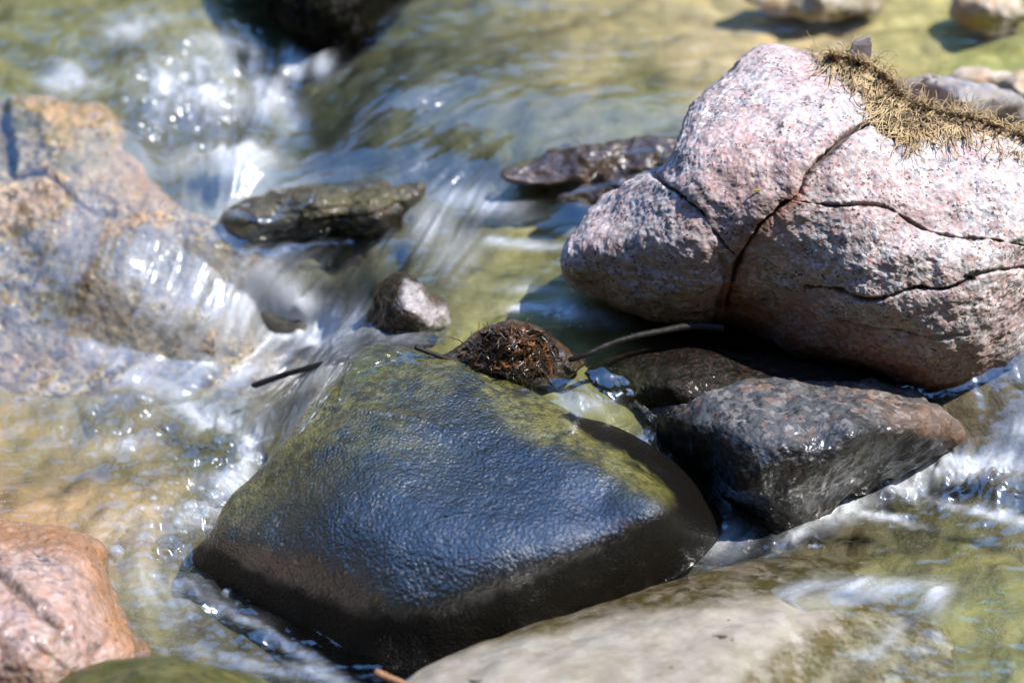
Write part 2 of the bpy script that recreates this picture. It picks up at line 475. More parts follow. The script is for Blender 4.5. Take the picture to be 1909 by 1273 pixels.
boulder = Stone("granite_boulder",
    [(1050, 500), (1057, 457), (1083, 412), (1112, 372), (1160, 336), (1212, 316), (1240, 290), (1262, 240), (1292, 188),
     (1335, 150), (1362, 132), (1386, 104), (1418, 88), (1448, 84), (1488, 95), (1545, 104), (1600, 116), (1650, 148), (1690, 188),
     (1760, 212), (1840, 230), (1920, 262), (2010, 310), (2090, 400), (2095, 520), (2020, 610), (1950, 655), (1905, 684),
     (1855, 704), (1795, 722), (1722, 720), (1640, 698), (1560, 682), (1480, 662), (1420, 640), (1370, 612), (1320, 602),
     (1268, 596), (1214, 582), (1150, 564), (1095, 545), (1064, 525)],
    [(1440, 90, .345), (1300, 190, .32), (1245, 290, .29), (1120, 370, .235), (1055, 490, .19), (1100, 542, .155), (1215, 580, .145),
     (1370, 608, .125), (1480, 658, .112), (1640, 695, .10), (1790, 718, .092), (1905, 684, .095), (2050, 560, .12), (2080, 420, .2),
     (1600, 118, .335), (1700, 195, .315), (1900, 258, .29), (2000, 310, .27), (1640, 225, .318), (1520, 180, .333), (1400, 200, .322),
     (1340, 330, .285), (1500, 300, .302), (1700, 270, .305), (1850, 300, .29), (1600, 380, .272), (1800, 420, .252), (1950, 430, .24),
     (1450, 470, .222), (1250, 430, .232), (1160, 470, .205), (1600, 520, .21), (1800, 560, .192), (1700, 640, .142), (1500, 600, .148),
     (1320, 540, .178), (1900, 620, .138)],
    center=(1600, 400), edge=0.045, edge_pow=11, thick=0.20, nt=1100, ns=420, nb=40,
    noise=((8, 0.005), (26, 0.0027), (75, 0.0013), (190, 0.0005), (380, 0.0003)),
    cracks=[([(1622, 226), (1590, 245), (1560, 270), (1528, 302), (1503, 330), (1487, 362), (1455, 386), (1422, 418), (1396, 450), (1374, 492), (1360, 545), (1352, 600)], 4.6, 0.010, 1.0),
            ([(1216, 318), (1238, 344), (1268, 362), (1300, 385), (1322, 412), (1336, 435), (1352, 455), (1368, 470)], 3.6, 0.006, 0.9),
            ([(1478, 372), (1520, 380), (1565, 384), (1628, 382), (1665, 392), (1695, 408), (1740, 430), (1800, 442), (1850, 446), (1912, 460), (1980, 475)], 2.8, 0.004, 0.75),
            ([(1500, 538), (1545, 538), (1580, 548), (1628, 556), (1660, 550), (1700, 540), (1752, 540), (1790, 530), (1815, 520)], 3.2, 0.005, 0.95),
            ([(1800, 516), (1850, 508), (1912, 502), (1980, 500)], 3.5, 0.003, 0.5),
            ([(1340, 470), (1350, 510), (1340, 560), (1330, 600)], 7, 0.004, 0.3),
            ([(1560, 600), (1640, 610), (1720, 622), (1800, 618)], 3.0, 0.002, 0.4),
            ([(1545, 112), (1590, 150), (1620, 190), (1640, 225), (1668, 245)], 9, 0.010, 0.5),
            ([(1670, 250), (1672, 275), (1690, 290)], 4, 0.003, 0.35)],
    steps=[([(1350, 450), (1450, 345), (1580, 215)], 34, 0.006), ([(1215, 320), (1270, 370), (1330, 430)], 34, -0.005), ([(1360, 470), (1350, 600)], 40, -0.011), ([(1085, 480), (1180, 510)], 26, -0.004), ([(1690, 470), (1850, 490)], 30, .004)],
    masks={"stain": one(lambda x, y: 0.85 * sstep(-60, 40, y - (580 + 0.22 * (x - 1380)) + 22 * n2(x, y, 60, 3)) * sstep(1270, 1400, x)
                        + 0.6 * blob(x, y, 1350, 570, 50, 70) + 0.35 * blob(x, y, 1420, 330, 120, 90) + 0.3 * blob(x, y, 1130, 560, 100, 30)
                        + 0.7 * np.exp(-(poly_dist(x, y, [(1485, 365), (1395, 450), (1360, 545)]) / 16) ** 2)),
           "algae": one(lambda x, y: 0.35 * sstep(-25, 40, y - (640 + 0.19 * (x - 1480)))),
           "wet": one(lambda x, y: 0.85 * sstep(-22, 26, y - np.interp(x, [1050, 1370, 1480, 1640, 1790, 1905, 2000], [590, 600, 640, 668, 690, 640, 560]) + 8 * n2(x, y, 40, 8)))})
STONES['boulder'] = boulder

dark = Stone("dark_wet_rock",
    [(690, 636), (760, 646), (850, 676), (930, 708), (1010, 742), (1080, 775), (1160, 800), (1250, 858), (1310, 915), (1345, 965),
     (1330, 1015), (1275, 1062), (1200, 1118), (1080, 1180), (980, 1228), (900, 1262), (800, 1290), (700, 1280), (640, 1250), (560, 1195),
     (480, 1148), (420, 1115), (376, 1075), (358, 1040), (398, 980), (430, 930), (480, 880), (536, 815), (580, 755), (632, 680)],
    [(690, 645, .124), (760, 655, .128), (850, 685, .126), (930, 716, .122), (1010, 760, .118), (1080, 800, .112), (1150, 840, .106),
     (1230, 900, .096), (1262, 950, .088), (640, 690, .118), (610, 760, .108), (560, 830, .09), (490, 900, .060), (430, 960, .040), (400, 1010, .024),
     (1262, 862, .062), (1318, 935, .038), (1335, 985, .022), (1190, 812, .08), (1110, 790, .092),
     (370, 1060, -.012), (420, 1110, -.02), (560, 1190, -.026), (700, 1270, -.03), (800, 1280, -.03), (980, 1222, -.024), (1200, 1112, -.012), (1290, 1055, 0),
     (470, 1035, .030), (560, 1080, .030), (660, 1122, .030), (760, 1150, .030), (860, 1146, .034), (960, 1120, .041), (1060, 1080, .052), (1160, 1038, .062), (1250, 990, .076),
     (700, 800, .112), (850, 850, .108), (1000, 900, .105), (1130, 930, .099), (600, 950, .078), (750, 980, .086), (900, 1000, .087), (1050, 1000, .086), (650, 1040, .058), (800, 1070, .062), (1300, 1000, .045),
     (640, 1190, -.004), (760, 1215, -.006), (900, 1185, 0.004), (1060, 1125, 0.016)],
    center=(830, 960), edge=0.012, edge_pow=14, thick=0.12, nt=900, ns=300, reg=4e-4,
    steps=[([(604, 756), (660, 762), (730, 770), (800, 790), (860, 820), (910, 850)], 10, .0022), ([(556, 848), (620, 824), (680, 826)], 8, .0012)],
    noise=((8, 0.003), (30, 0.0008), (110, 0.00025)),
    cracks=[([(600, 762), (660, 768), (730, 775), (800, 792), (850, 815), (900, 835)], 5, 0.0012, 0.0), ([(560, 842), (620, 820), (680, 822)], 6, 0.001, 0.0)],
    masks={"algae": one(lambda x, y: 0.95 * sstep(60, -60, y - np.interp(x, [420, 560, 640, 750, 900, 1000, 1100, 1240], [950, 850, 760, 690, 720, 765, 830, 900]) + 40 * n2(x, y, 90, 4))
                        + 0.9 * np.exp(-(poly_dist(x, y, [(930, 722), (1050, 790), (1150, 850), (1230, 905)]) / 42) ** 2)
                        + 0.4 * blob(x, y, 520, 900, 120, 60, -40) + 0.45 * blob(x, y, 700, 800, 150, 90)),
           "stain": one(lambda x, y: 1.0 * sstep(-10, 26, y - np.interp(x, [360, 420, 480, 560, 660, 760, 860, 960, 1060, 1160, 1260, 1330], [1000, 1020, 1052, 1092, 1126, 1140, 1122, 1084, 1040, 990, 930, 880]) + 9 * n2(x, y, 24, 19)) + 1.0 * sstep(-6, 14, (x - np.interp(y, [700, 770, 800, 840, 900, 960, 1000], [1400, 1040, 1090, 1160, 1240, 1290, 1320])) + 14 * n2(x, y, 34, 9)))})  # shade and dark reflections painted on front and flank, coat cut there
STONES['dark'] = dark

leftrock = Stone("submerged_granite_rock",
    [(-190, 330), (-110, 215), (0, 184), (60, 180), (120, 192), (196, 200), (238, 255), (262, 320), (310, 372), (375, 405),
     (450, 440), (530, 490), (600, 560), (640, 640), (610, 710), (500, 740), (330, 750), (200, 760), (60, 760), (-100, 770), (-210, 600)],
    [(0, 190, .180), (80, 185, .184), (190, 205, .172), (240, 270, .152), (300, 375, .132), (450, 450, .104), (530, 500, .07), (600, 570, .03), (630, 640, -.005), (590, 700, -.02),
     (450, 725, -.016), (330, 735, -.012), (60, 745, -.006), (-150, 700, 0), (-180, 350, .17), (-80, 230, .175), (100, 260, .164), (170, 320, .146), (230, 390, .122), (20, 300, .148),
     (40, 350, .138), (0, 420, .112), (100, 400, .124), (120, 480, .095), (230, 480, .102), (330, 480, .096), (420, 500, .084), (0, 560, .058), (120, 590, .050), (250, 580, .062), (380, 570, .062),
     (470, 580, .045), (540, 620, .014), (440, 650, .020), (330, 660, .024), (200, 670, .018), (60, 670, .018)],
    center=(190, 470), edge=0.03, edge_pow=12, thick=0.15, nt=700, ns=260,
    noise=((14, 0.006), (45, 0.0032), (120, 0.0012)),
    cracks=[([(-20, 330), (30, 318), (80, 322), (120, 350), (160, 385), (210, 400)], 6, 0.006, 0.7), ([(0, 200), (12, 250), (20, 300)], 12, 0.02, 1.0)],
    masks={"stain": one(lambda x, y: .9 * blob(x, y, 280, 340, 80, 70, 40) + 0.6 * blob(x, y, 150, 470, 50, 110, -15) + .4 * blob(x, y, 150, 215, 110, 40) + 0.5 * blob(x, y, 70, 650, 90, 40, -25) + 0.3 * blob(x, y, 150, 200, 150, 60)),
           "algae": one(lambda x, y: 0.9 * blob(x, y, 60, 230, 70, 35) + 0.6 * blob(x, y, 150, 290, 60, 30) + 0.7 * blob(x, y, 110, 560, 30, 120, 20) + 0.4 * blob(x, y, 300, 480, 120, 30)),
           "wet": one(lambda x, y: 0.6 * sstep(300, 420, y - 0.15 * x + 30 * n2(x, y, 80, 3)) * sstep(720, 600, y))})
STONES['left'] = leftrock

orange = Stone("pink_orange_rock",
    [(-130, 1000), (-40, 972), (30, 974), (80, 980), (135, 990), (178, 1012), (198, 1052), (220, 1112), (246, 1170), (282, 1215),
     (250, 1250), (150, 1290), (0, 1340), (-120, 1360), (-180, 1180)],
    [(-100, 995, .035), (30, 985, .04), (130, 1000, .036), (185, 1030, .02), (220, 1120, .004), (270, 1212, -.015), (200, 1270, -.01), (0, 1330, 0), (-150, 1200, .03),
     (0, 1060, .058), (90, 1060, .052), (150, 1080, .04), (0, 1150, .062), (100, 1150, .054), (180, 1190, .024), (60, 1240, .042)],
    center=(50, 1140), edge=0.018, edge_pow=10, thick=0.1, nt=420, ns=170, noise=((16, 0.003), (60, 0.0022), (150, 0.0009)),
    cracks=[([(-10, 1058), (25, 1090), (60, 1120), (95, 1155), (128, 1188)], 9, 0.006, 0.0), ([(30, 1180), (70, 1210), (110, 1240)], 7, 0.003, 0.0)],
    masks={"stain": one(lambda x, y: 0.9 * sstep(60, 20, poly_dist(x, y, [(-40, 972), (80, 980), (178, 1012), (198, 1052), (246, 1170), (282, 1215)]))),
           "algae": lambda x, y: 0 * x, "wet": one(lambda x, y: 0.5 * sstep(0.0, 1.0, np.exp(-(poly_dist(x, y, [(-40, 985), (178, 1020), (246, 1175), (282, 1220)]) / 30) ** 2))),
           "crack": one(lambda x, y: 0.8 * np.exp(-((poly_dist(x, y, [(-10, 1058), (25, 1090), (60, 1120), (95, 1155), (128, 1188)]) + 4 * n2(x, y, 12, 3)) / 11) ** 2))})
STONES['orange'] = orange

greenlow = Stone("green_rock",
    [(50, 1290), (150, 1248), (230, 1229), (300, 1222), (380, 1229), (460, 1252), (520, 1290), (520, 1380), (300, 1420), (80, 1380)],
    [(60, 1290, .02), (230, 1232, .03), (380, 1234, .024), (510, 1290, .0), (300, 1290, .05), (300, 1400, .04), (100, 1370, .03), (500, 1370, 0)],
    edge=0.015, thick=0.1, nt=240, ns=90, masks={"stain": lambda x, y: 0 * x, "algae": one(lambda x, y: .5 * blob(x, y, 150, 1260, 80, 30)), "wet": lambda x, y: 0 * x + .4})
STONES['greenlow'] = greenlow

pale = Stone("pale_flat_rock",
    [(700, 1310), (745, 1275), (800, 1238), (900, 1200), (1050, 1150), (1200, 1100), (1330, 1064), (1450, 1042), (1560, 1030), (1650, 1042),
     (1730, 1075), (1800, 1125), (1830, 1190), (1800, 1270), (1740, 1360), (1600, 1450), (1200, 1500), (820, 1450)],
    [(720, 1300, .004), (800, 1245, .010), (900, 1206, .010), (1050, 1156, .009), (1200, 1106, .007), (1330, 1070, .002), (1450, 1048, -.008), (1560, 1036, -.018), (1700, 1080, -.03), (1790, 1130, -.034), (1820, 1200, -.036), (1790, 1270, -.034), (1730, 1360, -.03), (1700, 1180, -.022),
     (1650, 1250, -.02), (1560, 1400, .0), (1200, 1480, .04), (850, 1430, .03), (900, 1270, .024), (1100, 1210, .024), (1300, 1150, .018), (1450, 1120, .010), (1580, 1110, -.006),
     (1400, 1200, .022), (1500, 1200, .008), (1200, 1300, .042), (1450, 1300, .016), (1000, 1340, .042)],
    center=(1250, 1240), edge=0.012, edge_pow=14, thick=0.1, nt=500, ns=170, noise=((10, 0.004), (40, 0.001)),
    masks={"algae": one(lambda x, y: 1.0 * sstep(14, -24, y - np.interp(x, [700, 900, 1050, 1200, 1350, 1500, 1640], [1235, 1208, 1178, 1150, 1138, 1112, 1100]) + 8 * n2(x, y, 60, 2)) * sstep(760, 900, x) + 1.2 * sstep(-30, 30, y - np.interp(x, [1250, 1400, 1500, 1600, 1700], [1400, 1250, 1180, 1130, 1090]) + 10 * n2(x, y, 50, 3))),
           "stain": one(lambda x, y: .6 * blob(x, y, 1350, 1075, 140, 22, -14)),
           "wet": one(lambda x, y: 0.75 * sstep(14, -24, y - np.interp(x, [700, 900, 1050, 1200, 1350, 1500, 1640], [1235, 1208, 1178, 1150, 1138, 1112, 1100])))})
STONES['pale'] = pale

dgrey = Stone("dark_grey_rock",
    [(1196, 768), (1226, 732), (1285, 706), (1350, 698), (1420, 696), (1500, 704), (1560, 706), (1640, 712), (1700, 728), (1748, 758),
     (1796, 798), (1822, 842), (1775, 866), (1700, 885), (1645, 905), (1585, 940), (1535, 985), (1470, 1018), (1410, 1020), (1370, 965),
     (1318, 905), (1258, 845)],
    [(1225, 770, 0.088), (1290, 716, 0.104), (1420, 702, 0.108), (1560, 712, 0.106), (1700, 734, 0.098), (1780, 790, 0.078), (1810, 840, 0.040),
     (1700, 880, 0.024), (1590, 930, 0.012), (1530, 980, 0.000), (1440, 1015, -0.010), (1375, 965, 0.000), (1310, 895, 0.028), (1250, 835, 0.060),
     (1320, 760, 0.104), (1420, 750, 0.111), (1520, 755, 0.110), (1640, 765, 0.106), (1720, 790, 0.094), (1420, 800, 0.105), (1520, 800, 0.105), (1330, 820, 0.089), (1420, 850, 0.091), (1510, 850, 0.092), (1600, 825, 0.096),
     (1700, 835, 0.068), (1440, 905, 0.064), (1520, 905, 0.062), (1390, 910, 0.060), (1600, 880, 0.064), (1760, 840, 0.045), (1460, 960, 0.024), (1560, 925, 0.034)],
    center=(1500, 840), edge=0.034, edge_pow=5, thick=0.1, nt=560, ns=200, noise=((18, 0.004), (55, 0.002), (160, 0.0007)),
    steps=[([(1520, 715), (1530, 800)], 30, -0.006)],
    masks={"stain": one(lambda x, y: .7 * blob(x, y, 1760, 830, 60, 60) + .6 * blob(x, y, 1560, 960, 70, 60, -40) + .4 * blob(x, y, 1600, 705, 120, 14) + .3 * blob(x, y, 1680, 770, 60, 40)),
           "algae": lambda x, y: 0 * x,
           "wet": one(lambda x, y: 1.0 * sstep(-26, 30, y - np.interp(x, [1200, 1260, 1320, 1420, 1520, 1600, 1660, 1740, 1800], [745, 775, 800, 815, 815, 780, 785, 812, 850]) + 22 * n2(x, y, 40, 3))
                         + .6 * sstep(1330, 1230, x) + .04)})
STONES['dgrey'] = dgrey

ledge = Stone("rusty_black_rock",
    [(1098, 690), (1140, 664), (1240, 648), (1400, 655), (1520, 680), (1660, 705), (1640, 750), (1500, 760), (1340, 765), (1262, 788), (1205, 786), (1150, 760), (1110, 728)],
    [(1110, 690, .098), (1240, 655, .114), (1400, 660, .112), (1520, 685, .102), (1640, 715, .09), (1500, 750, .09), (1340, 762, .092), (1262, 785, .076), (1205, 782, .066), (1140, 752, .078), (1250, 710, .113), (1350, 710, .108), (1180, 720, .100)],
    center=(1300, 715), edge=0.01, thick=0.06, nt=360, ns=110, noise=((25, 0.0018), (80, 0.0012)),
    masks={"stain": lambda x, y: 0 * x, "algae": one(lambda x, y: .8 * blob(x, y, 1150, 730, 60, 40)), "wet": lambda x, y: 0 * x + .5})
STONES['ledge'] = ledge

pointed = Stone("pointed_brown_stone",
    [(672, 636), (684, 590), (702, 548), (728, 516), (752, 507), (784, 524), (808, 552), (834, 572), (838, 602), (800, 630), (740, 645)],
    [(680, 630, .10), (690, 590, .118), (705, 550, .135), (750, 512, .158), (800, 550, .14), (832, 580, .122), (830, 605, .112), (740, 640, .105), (750, 560, .15), (730, 600, .13), (785, 590, .136)],
    center=(752, 582), edge=0.012, edge_pow=7, thick=0.05, nt=220, ns=80, noise=((40, 0.004), (130, 0.0015)),
    masks={"stain": lambda x, y: 0 * x, "pale": one(lambda x, y: .8 * poly_mask(x, y, [(755, 520), (785, 530), (805, 560), (840, 580), (838, 606), (800, 612), (770, 580), (735, 572), (750, 545)], 9)),  # pale: sunlight on the right side painted into the colour
           "algae": one(lambda x, y: .8 * blob(x, y, 712, 560, 30, 40)), "wet": lambda x, y: 0 * x + .3})
STONES['pointed'] = pointed

base_stone = Stone("small_brown_stone",
    [(806, 684), (845, 650), (880, 628), (912, 608), (965, 602), (1010, 618), (1045, 645), (1092, 672), (1080, 695), (1020, 712), (950, 720), (870, 712)],
    [(812, 682, .114), (880, 632, .128), (940, 606, .142), (1010, 622, .132), (1088, 674, .11), (1020, 705, .108), (930, 712, .112), (860, 700, .112), (940, 655, .138), (1000, 660, .128), (880, 670, .126)],
    center=(945, 662), edge=0.008, thick=0.05, nt=240, ns=80, noise=((40, 0.003), (120, 0.0012)),
    masks={"stain": lambda x, y: 0 * x, "algae": lambda x, y: 0 * x, "wet": lambda x, y: 0 * x + .6})
STONES['base'] = base_stone

brown_a = Stone("flat_brown_stone",
    [(935, 325), (980, 300), (1060, 280), (1160, 266), (1240, 258), (1320, 255), (1320, 300), (1230, 316), (1130, 332), (1045, 344), (970, 345)],
    [(940, 328, .165), (1060, 285, .178), (1160, 272, .182), (1300, 260, .186), (1310, 300, .174), (1130, 328, .162), (980, 342, .158), (1100, 300, .178), (1220, 290, .18)],
    center=(1130, 302), edge=0.008, thick=0.05, nt=240, ns=70, noise=((25, 0.004), (70, 0.003)),
    masks={"stain": lambda x, y: 0 * x, "algae": lambda x, y: 0 * x, "wet": lambda x, y: 0 * x + .6})
brown_b = Stone("flat_brown_stone",
    [(1035, 368), (1100, 345), (1180, 326), (1270, 305), (1290, 335), (1230, 360), (1160, 378), (1080, 392)],
    [(1040, 370, .148), (1110, 346, .16), (1180, 330, .165), (1270, 310, .17), (1280, 335, .16), (1160, 374, .148), (1080, 388, .142), (1160, 352, .162)],
    center=(1160, 352), edge=0.006, thick=0.05, nt=200, ns=60, noise=((25, 0.004), (70, 0.003)),
    masks={"stain": lambda x, y: 0 * x, "algae": lambda x, y: 0 * x, "wet": lambda x, y: 0 * x + .6})
farmoss = Stone("mossy_dark_rock",
    [(430, -120), (468, -10), (508, 40), (552, 82), (596, 112), (640, 110), (684, 80), (730, 40), (765, -10), (800, -120), (600, -180)],
    [(470, -60, .25), (520, 40, .225), (600, 100, .20), (680, 70, .21), (740, 0, .225), (780, -100, .24), (600, -150, .28), (600, 0, .262), (600, 50, .235), (680, 0, .25), (540, 0, .25)],
    center=(612, -30), edge=0.02, thick=0.1, nt=240, ns=90, noise=((20, 0.006), (60, 0.003)),
    masks={"stain": lambda x, y: 0 * x, "algae": lambda x, y: 0 * x, "wet": lambda x, y: 0 * x + .5})
STONES.update(brown_a=brown_a, brown_b=brown_b, farmoss=farmoss)

def far_stone(name, cx, cy, rx, ry, z, hgt, ang=0, seed=0, thick=0.05):
    rng = np.random.default_rng(seed)
    a = np.linspace(0, 2 * np.pi, 11)[:-1]; r = 1 + rng.uniform(-.14, .14, 10)
    c, s = math.cos(math.radians(ang)), math.sin(math.radians(ang))
    ol = [(cx + c * rx * k * math.cos(q) - s * ry * k * math.sin(q), cy + s * rx * k * math.cos(q) + c * ry * k * math.sin(q)) for q, k in zip(a, r)]
    pts = [(x, y, z + hgt * 0.6 * (cy - y) / ry) for x, y in ol] + [(cx, cy, z + hgt * 0.45)]
    return Stone(name, ol, pts, center=(cx, cy), edge=0.012, edge_pow=5, thick=thick, nt=120, ns=40, noise=((22, 0.005), (70, 0.002)),
                 masks={"stain": lambda x, y: .7 * blob(x, y, cx - rx * .6, cy, rx * .3, ry), "algae": lambda x, y: 0 * x, "wet": lambda x, y: 0 * x})

boulder_o = boulder.build(m_boulder)
tag(boulder_o, "large pale pink granite boulder with dark cracks, dried moss along its top", "boulder")
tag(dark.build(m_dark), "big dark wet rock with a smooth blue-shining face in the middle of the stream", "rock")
tag(leftrock.build(m_left), "speckled tan and bluish rock at the left, water sliding over its lower side", "rock")
tag(orange.build(m_orange), "wet pink-orange rock with a dark seam, in the lower left corner", "rock")
tag(greenlow.build(m_green), "blurred low green rock in front of the pink-orange rock", "rock")
tag(pale.build(m_pale), "pale cream flat rock half under clear water in front of the big dark rock", "rock")
tag(dgrey.build(m_dgrey), "dark grey rock with pale speckled top in front of the pink boulder", "rock")
tag(ledge.build(m_rust), "black rust-flecked wet rock in the shade under the pink boulder", "rock")
tag(pointed.build(m_point), "small pointed brown stone with a sunlit whitish side standing in the pool beside the chute", "stone")
tag(base_stone.build(m_brown), "small brown wet stone lying under the clump of wet dead moss", "stone")
tag(brown_a.build(m_brown), "longer of two flat brown wet stones left of the boulder, the farther one with glints", "stone", "flat brown stones left of the boulder")
tag(brown_b.build(m_brown), "shorter flat brown wet stone, the one nearer the boulder's left shoulder", "stone", "flat brown stones left of the boulder")
tag(farmoss.build(m_darkmoss), "almost black mossy rock at the top edge beside the upper chute", "rock")
far_list = [("tan_stone", 1530, -6, 130, 44, .225, .03, 4, m_sunny, "blurred whitish sunlit stone at the top edge behind the boulder's peak"),
            ("tan_stone", 1842, 18, 74, 46, .228, .04, 8, m_sunny, "round sunlit stone with an orange rim, blurred at the upper right"),
            ("tan_stone", 1900, 172, 120, 38, .218, .035, 8, m_sunny, "flat tan stone behind the mossy back of the boulder"),
            ("grey_stone", 1795, 196, 130, 44, .24, .05, 9, m_grey, "low grey stone showing just above the moss of the boulder")]
for i, (nm, cx, cy, rx, ry, z, hg, ang, m, lab) in enumerate(far_list):
    st = far_stone(nm, cx, cy, rx, ry, z, hg, ang, 30 + i)
    STONES['far%d' % i] = st
    tag(st.build(m), lab, "stone")

# ------------------------------------------------------------------ driftwood between the white swirl and the chute
logp = Stone("driftwood",
    [(405, 415), (440, 385), (500, 362), (570, 350), (650, 344), (715, 340), (745, 352), (765, 340), (790, 346), (784, 368), (762, 384), (748, 405),
     (742, 428), (690, 432), (620, 441), (540, 452), (455, 464), (418, 446)],
    [(410, 420, .122), (500, 366, .142), (650, 348, .148), (740, 350, .15), (786, 352, .15), (745, 424, .112), (620, 438, .105), (460, 460, .10), (600, 390, .146), (700, 385, .148), (480, 410, .134),
     (700, 408, .138), (600, 416, .132), (520, 428, .12), (770, 365, .145)],
    center=(600, 396), edge=0.012, edge_pow=10, thick=0.05, nt=420, ns=120,
    noise=((30, 0.003), (90, 0.002)),
    cracks=[([(430, 430), (520, 400), (640, 380), (720, 372)], 5, .003, .6), ([(480, 440), (600, 412), (700, 400), (745, 380)], 6, .004, .8), ([(520, 385), (620, 366), (700, 358)], 4, .002, .5)],
    masks={"stain": lambda x, y: 0 * x, "algae": one(lambda x, y: .9 * blob(x, y, 690, 372, 80, 26) + .5 * blob(x, y, 560, 390, 100, 30)),
           "wet": one(lambda x, y: .9 * sstep(-14, 10, y - np.interp(x, [400, 500, 600, 700, 750, 790], [455, 432, 424, 408, 384, 370])))})
WOOD = [(0.0, (0.06, 0.05, 0.035)), (0.35, (0.10, 0.08, 0.05)), (0.6, (0.04, 0.035, 0.03)), (0.85, (0.13, 0.10, 0.07))]
m_wood = granite("waterlogged_wood", WOOD, 160, fleck=0.2, algae=(0.11, 0.10, 0.035), rough=0.5, coat=0.3, bump=0.004, wet_dark=0.12)
STONES['log'] = logp
tag(logp.build(m_wood), "dark waterlogged piece of driftwood with a jagged mossy end lying above the chute", "driftwood")

# ------------------------------------------------------------------ the stream: levels, flow, bed
LEVELS = [  # photo position and water level there (m)
    (0, 850, .0), (200, 900, .0), (400, 950, .0), (300, 1100, -.004), (480, 1180, -.008), (640, 1250, -.012), (-250, 900, 0), (100, 1000, 0), (-250, 1300, 0), (300, 1273, -.01), (700, 1330, -.012),
    (400, 780, .006), (150, 780, .006), (480, 720, .012), (40, 760, .004), (530, 860, .004), (470, 900, .002),
    (560, 650, .024), (600, 615, .035), (560, 575, .05), (640, 560, .068), (690, 520, .095), (720, 470, .118), (620, 500, .085), (520, 510, .085), (480, 490, .095),
    (600, 470, .10), (680, 450, .118),
    (850, 400, .13), (800, 450, .126), (900, 470, .124), (1000, 500, .123), (1000, 420, .13), (1100, 560, .12), (900, 560, .121), (850, 620, .12), (1060, 640, .117), (770, 640, .1205), (1250, 640, .112), (1000, 350, .142),
    (700, 640, .127), (640, 660, .120), (590, 720, .088), (550, 800, .045), (520, 850, .012), (1000, 735, .114), (1090, 740, .110), (1150, 700, .113), (1190, 735, .100), (1180, 790, .078), (1250, 845, .052), (1320, 905, .028), (1385, 965, .012),
    (1400, 1020, .0), (1320, 1040, -.002), (1200, 1100, -.004), (1050, 1155, -.006), (900, 1210, -.008), (1500, 1000, .006), (1600, 950, .012), (1700, 900, .022), (1850, 860, .04), (1850, 780, .066), (1800, 735, .084), (1920, 720, .088), (2050, 760, .08), (1700, 715, .086),
    (1700, 1000, .008), (1900, 980, .014), (2200, 1000, .02), (1800, 1150, .004), (1900, 1273, .0), (1600, 1060, .004), (1450, 1060, .002), (1650, 1250, .0), (2200, 1400, 0), (1500, 1330, .0), (1000, 1400, -.02),
    (430, 310, .148), (350, 290, .155), (500, 300, .15), (430, 350, .14), (380, 390, .132), (450, 370, .134), (540, 340, .142), (640, 330, .145), (740, 325, .148), (300, 300, .155),
    (250, 240, .175), (400, 240, .168), (480, 220, .168), (400, 150, .19), (300, 120, .20), (520, 130, .185), (560, 180, .172), (500, 260, .158), (130, 140, .19), (60, 165, .186), (200, 170, .186),
    (100, 50, .205), (400, 50, .21), (-200, 100, .20), (0, -100, .225), (400, -100, .23), (520, 60, .2),
    (620, 120, .20), (660, 110, .208), (760, 66, .222), (900, 60, .225), (700, 140, .216), (600, 180, .186), (560, 240, .162), (650, 220, .186), (700, 290, .158), (800, 300, .156), (850, 230, .186), (900, 290, .162),
    (960, 230, .188), (1000, 160, .206), (1200, 200, .2), (1200, 100, .214), (1400, 40, .22), (1700, 40, .225), (1900, 100, .222), (1700, 140, .22), (2200, 60, .23), (1200, -100, .235), (1800, -120, .24),
    (1100, 250, .186), (900, 330, .147), (1000, 310, .162), (1150, 290, .174), (1250, 290, .174), (1060, 360, .15), (1200, 345, .156), (1250, 400, .14), (1150, 400, .136), (1500, 300, .19), (1500, 550, .115), (2100, 400, .18), (2100, 200, .215)]
FLOW = [(100, 60, 1, .35), (400, 60, .2, 1), (400, 200, .15, 1), (200, 170, .9, .7), (560, 150, -.4, 1), (430, 310, -.1, 1), (400, 390, -.25, 1), (520, 330, -.9, .4), (700, 325, -1, .05), (600, 390, -1, .25),
        (300, 550, -.45, 1), (150, 650, -.6, 1), (450, 600, -.35, 1), (150, 450, -.4, 1), (1800, 60, -1, .05), (1300, 60, -1, .08), (1000, 150, -1, .3), (800, 200, -1, .6), (650, 220, -.8, 1), (700, 120, -1, .5),
        (850, 80, -1, .25), (1200, 230, -1, .15), (920, 270, -1, .5), (760, 290, -1, .45), (1100, 400, -1, .25), (1000, 330, -1, .3), (900, 370, -.5, .8), (850, 420, -.4, 1), (950, 520, -1, .1), (1080, 560, -1, -.05), (800, 480, -.6, 1),
        (700, 500, -.55, 1), (640, 580, -.5, 1), (560, 560, -.8, .8), (520, 620, -.8, .7), (700, 650, -1, .35), (620, 690, -.8, 1), (560, 790, -.4, 1), (1000, 690, .6, .7),
        (420, 760, -1, .35), (200, 780, -1, .1), (100, 880, -1, .12), (350, 900, -.8, .5), (250, 1050, .2, 1), (430, 1130, .8, .5), (600, 1220, 1, .45), (1150, 770, .5, 1), (1300, 900, .7, .8), (1400, 1000, -.5, .8),
        (1850, 760, .2, 1), (1850, 880, -.8, .5), (1700, 1000, -1, .35), (1500, 1000, -1, .4), (1800, 1150, -.7, .5), (1300, 1040, -1, .35), (1000, 1180, -1, .4), (1600, 1150, -.8, .6)]
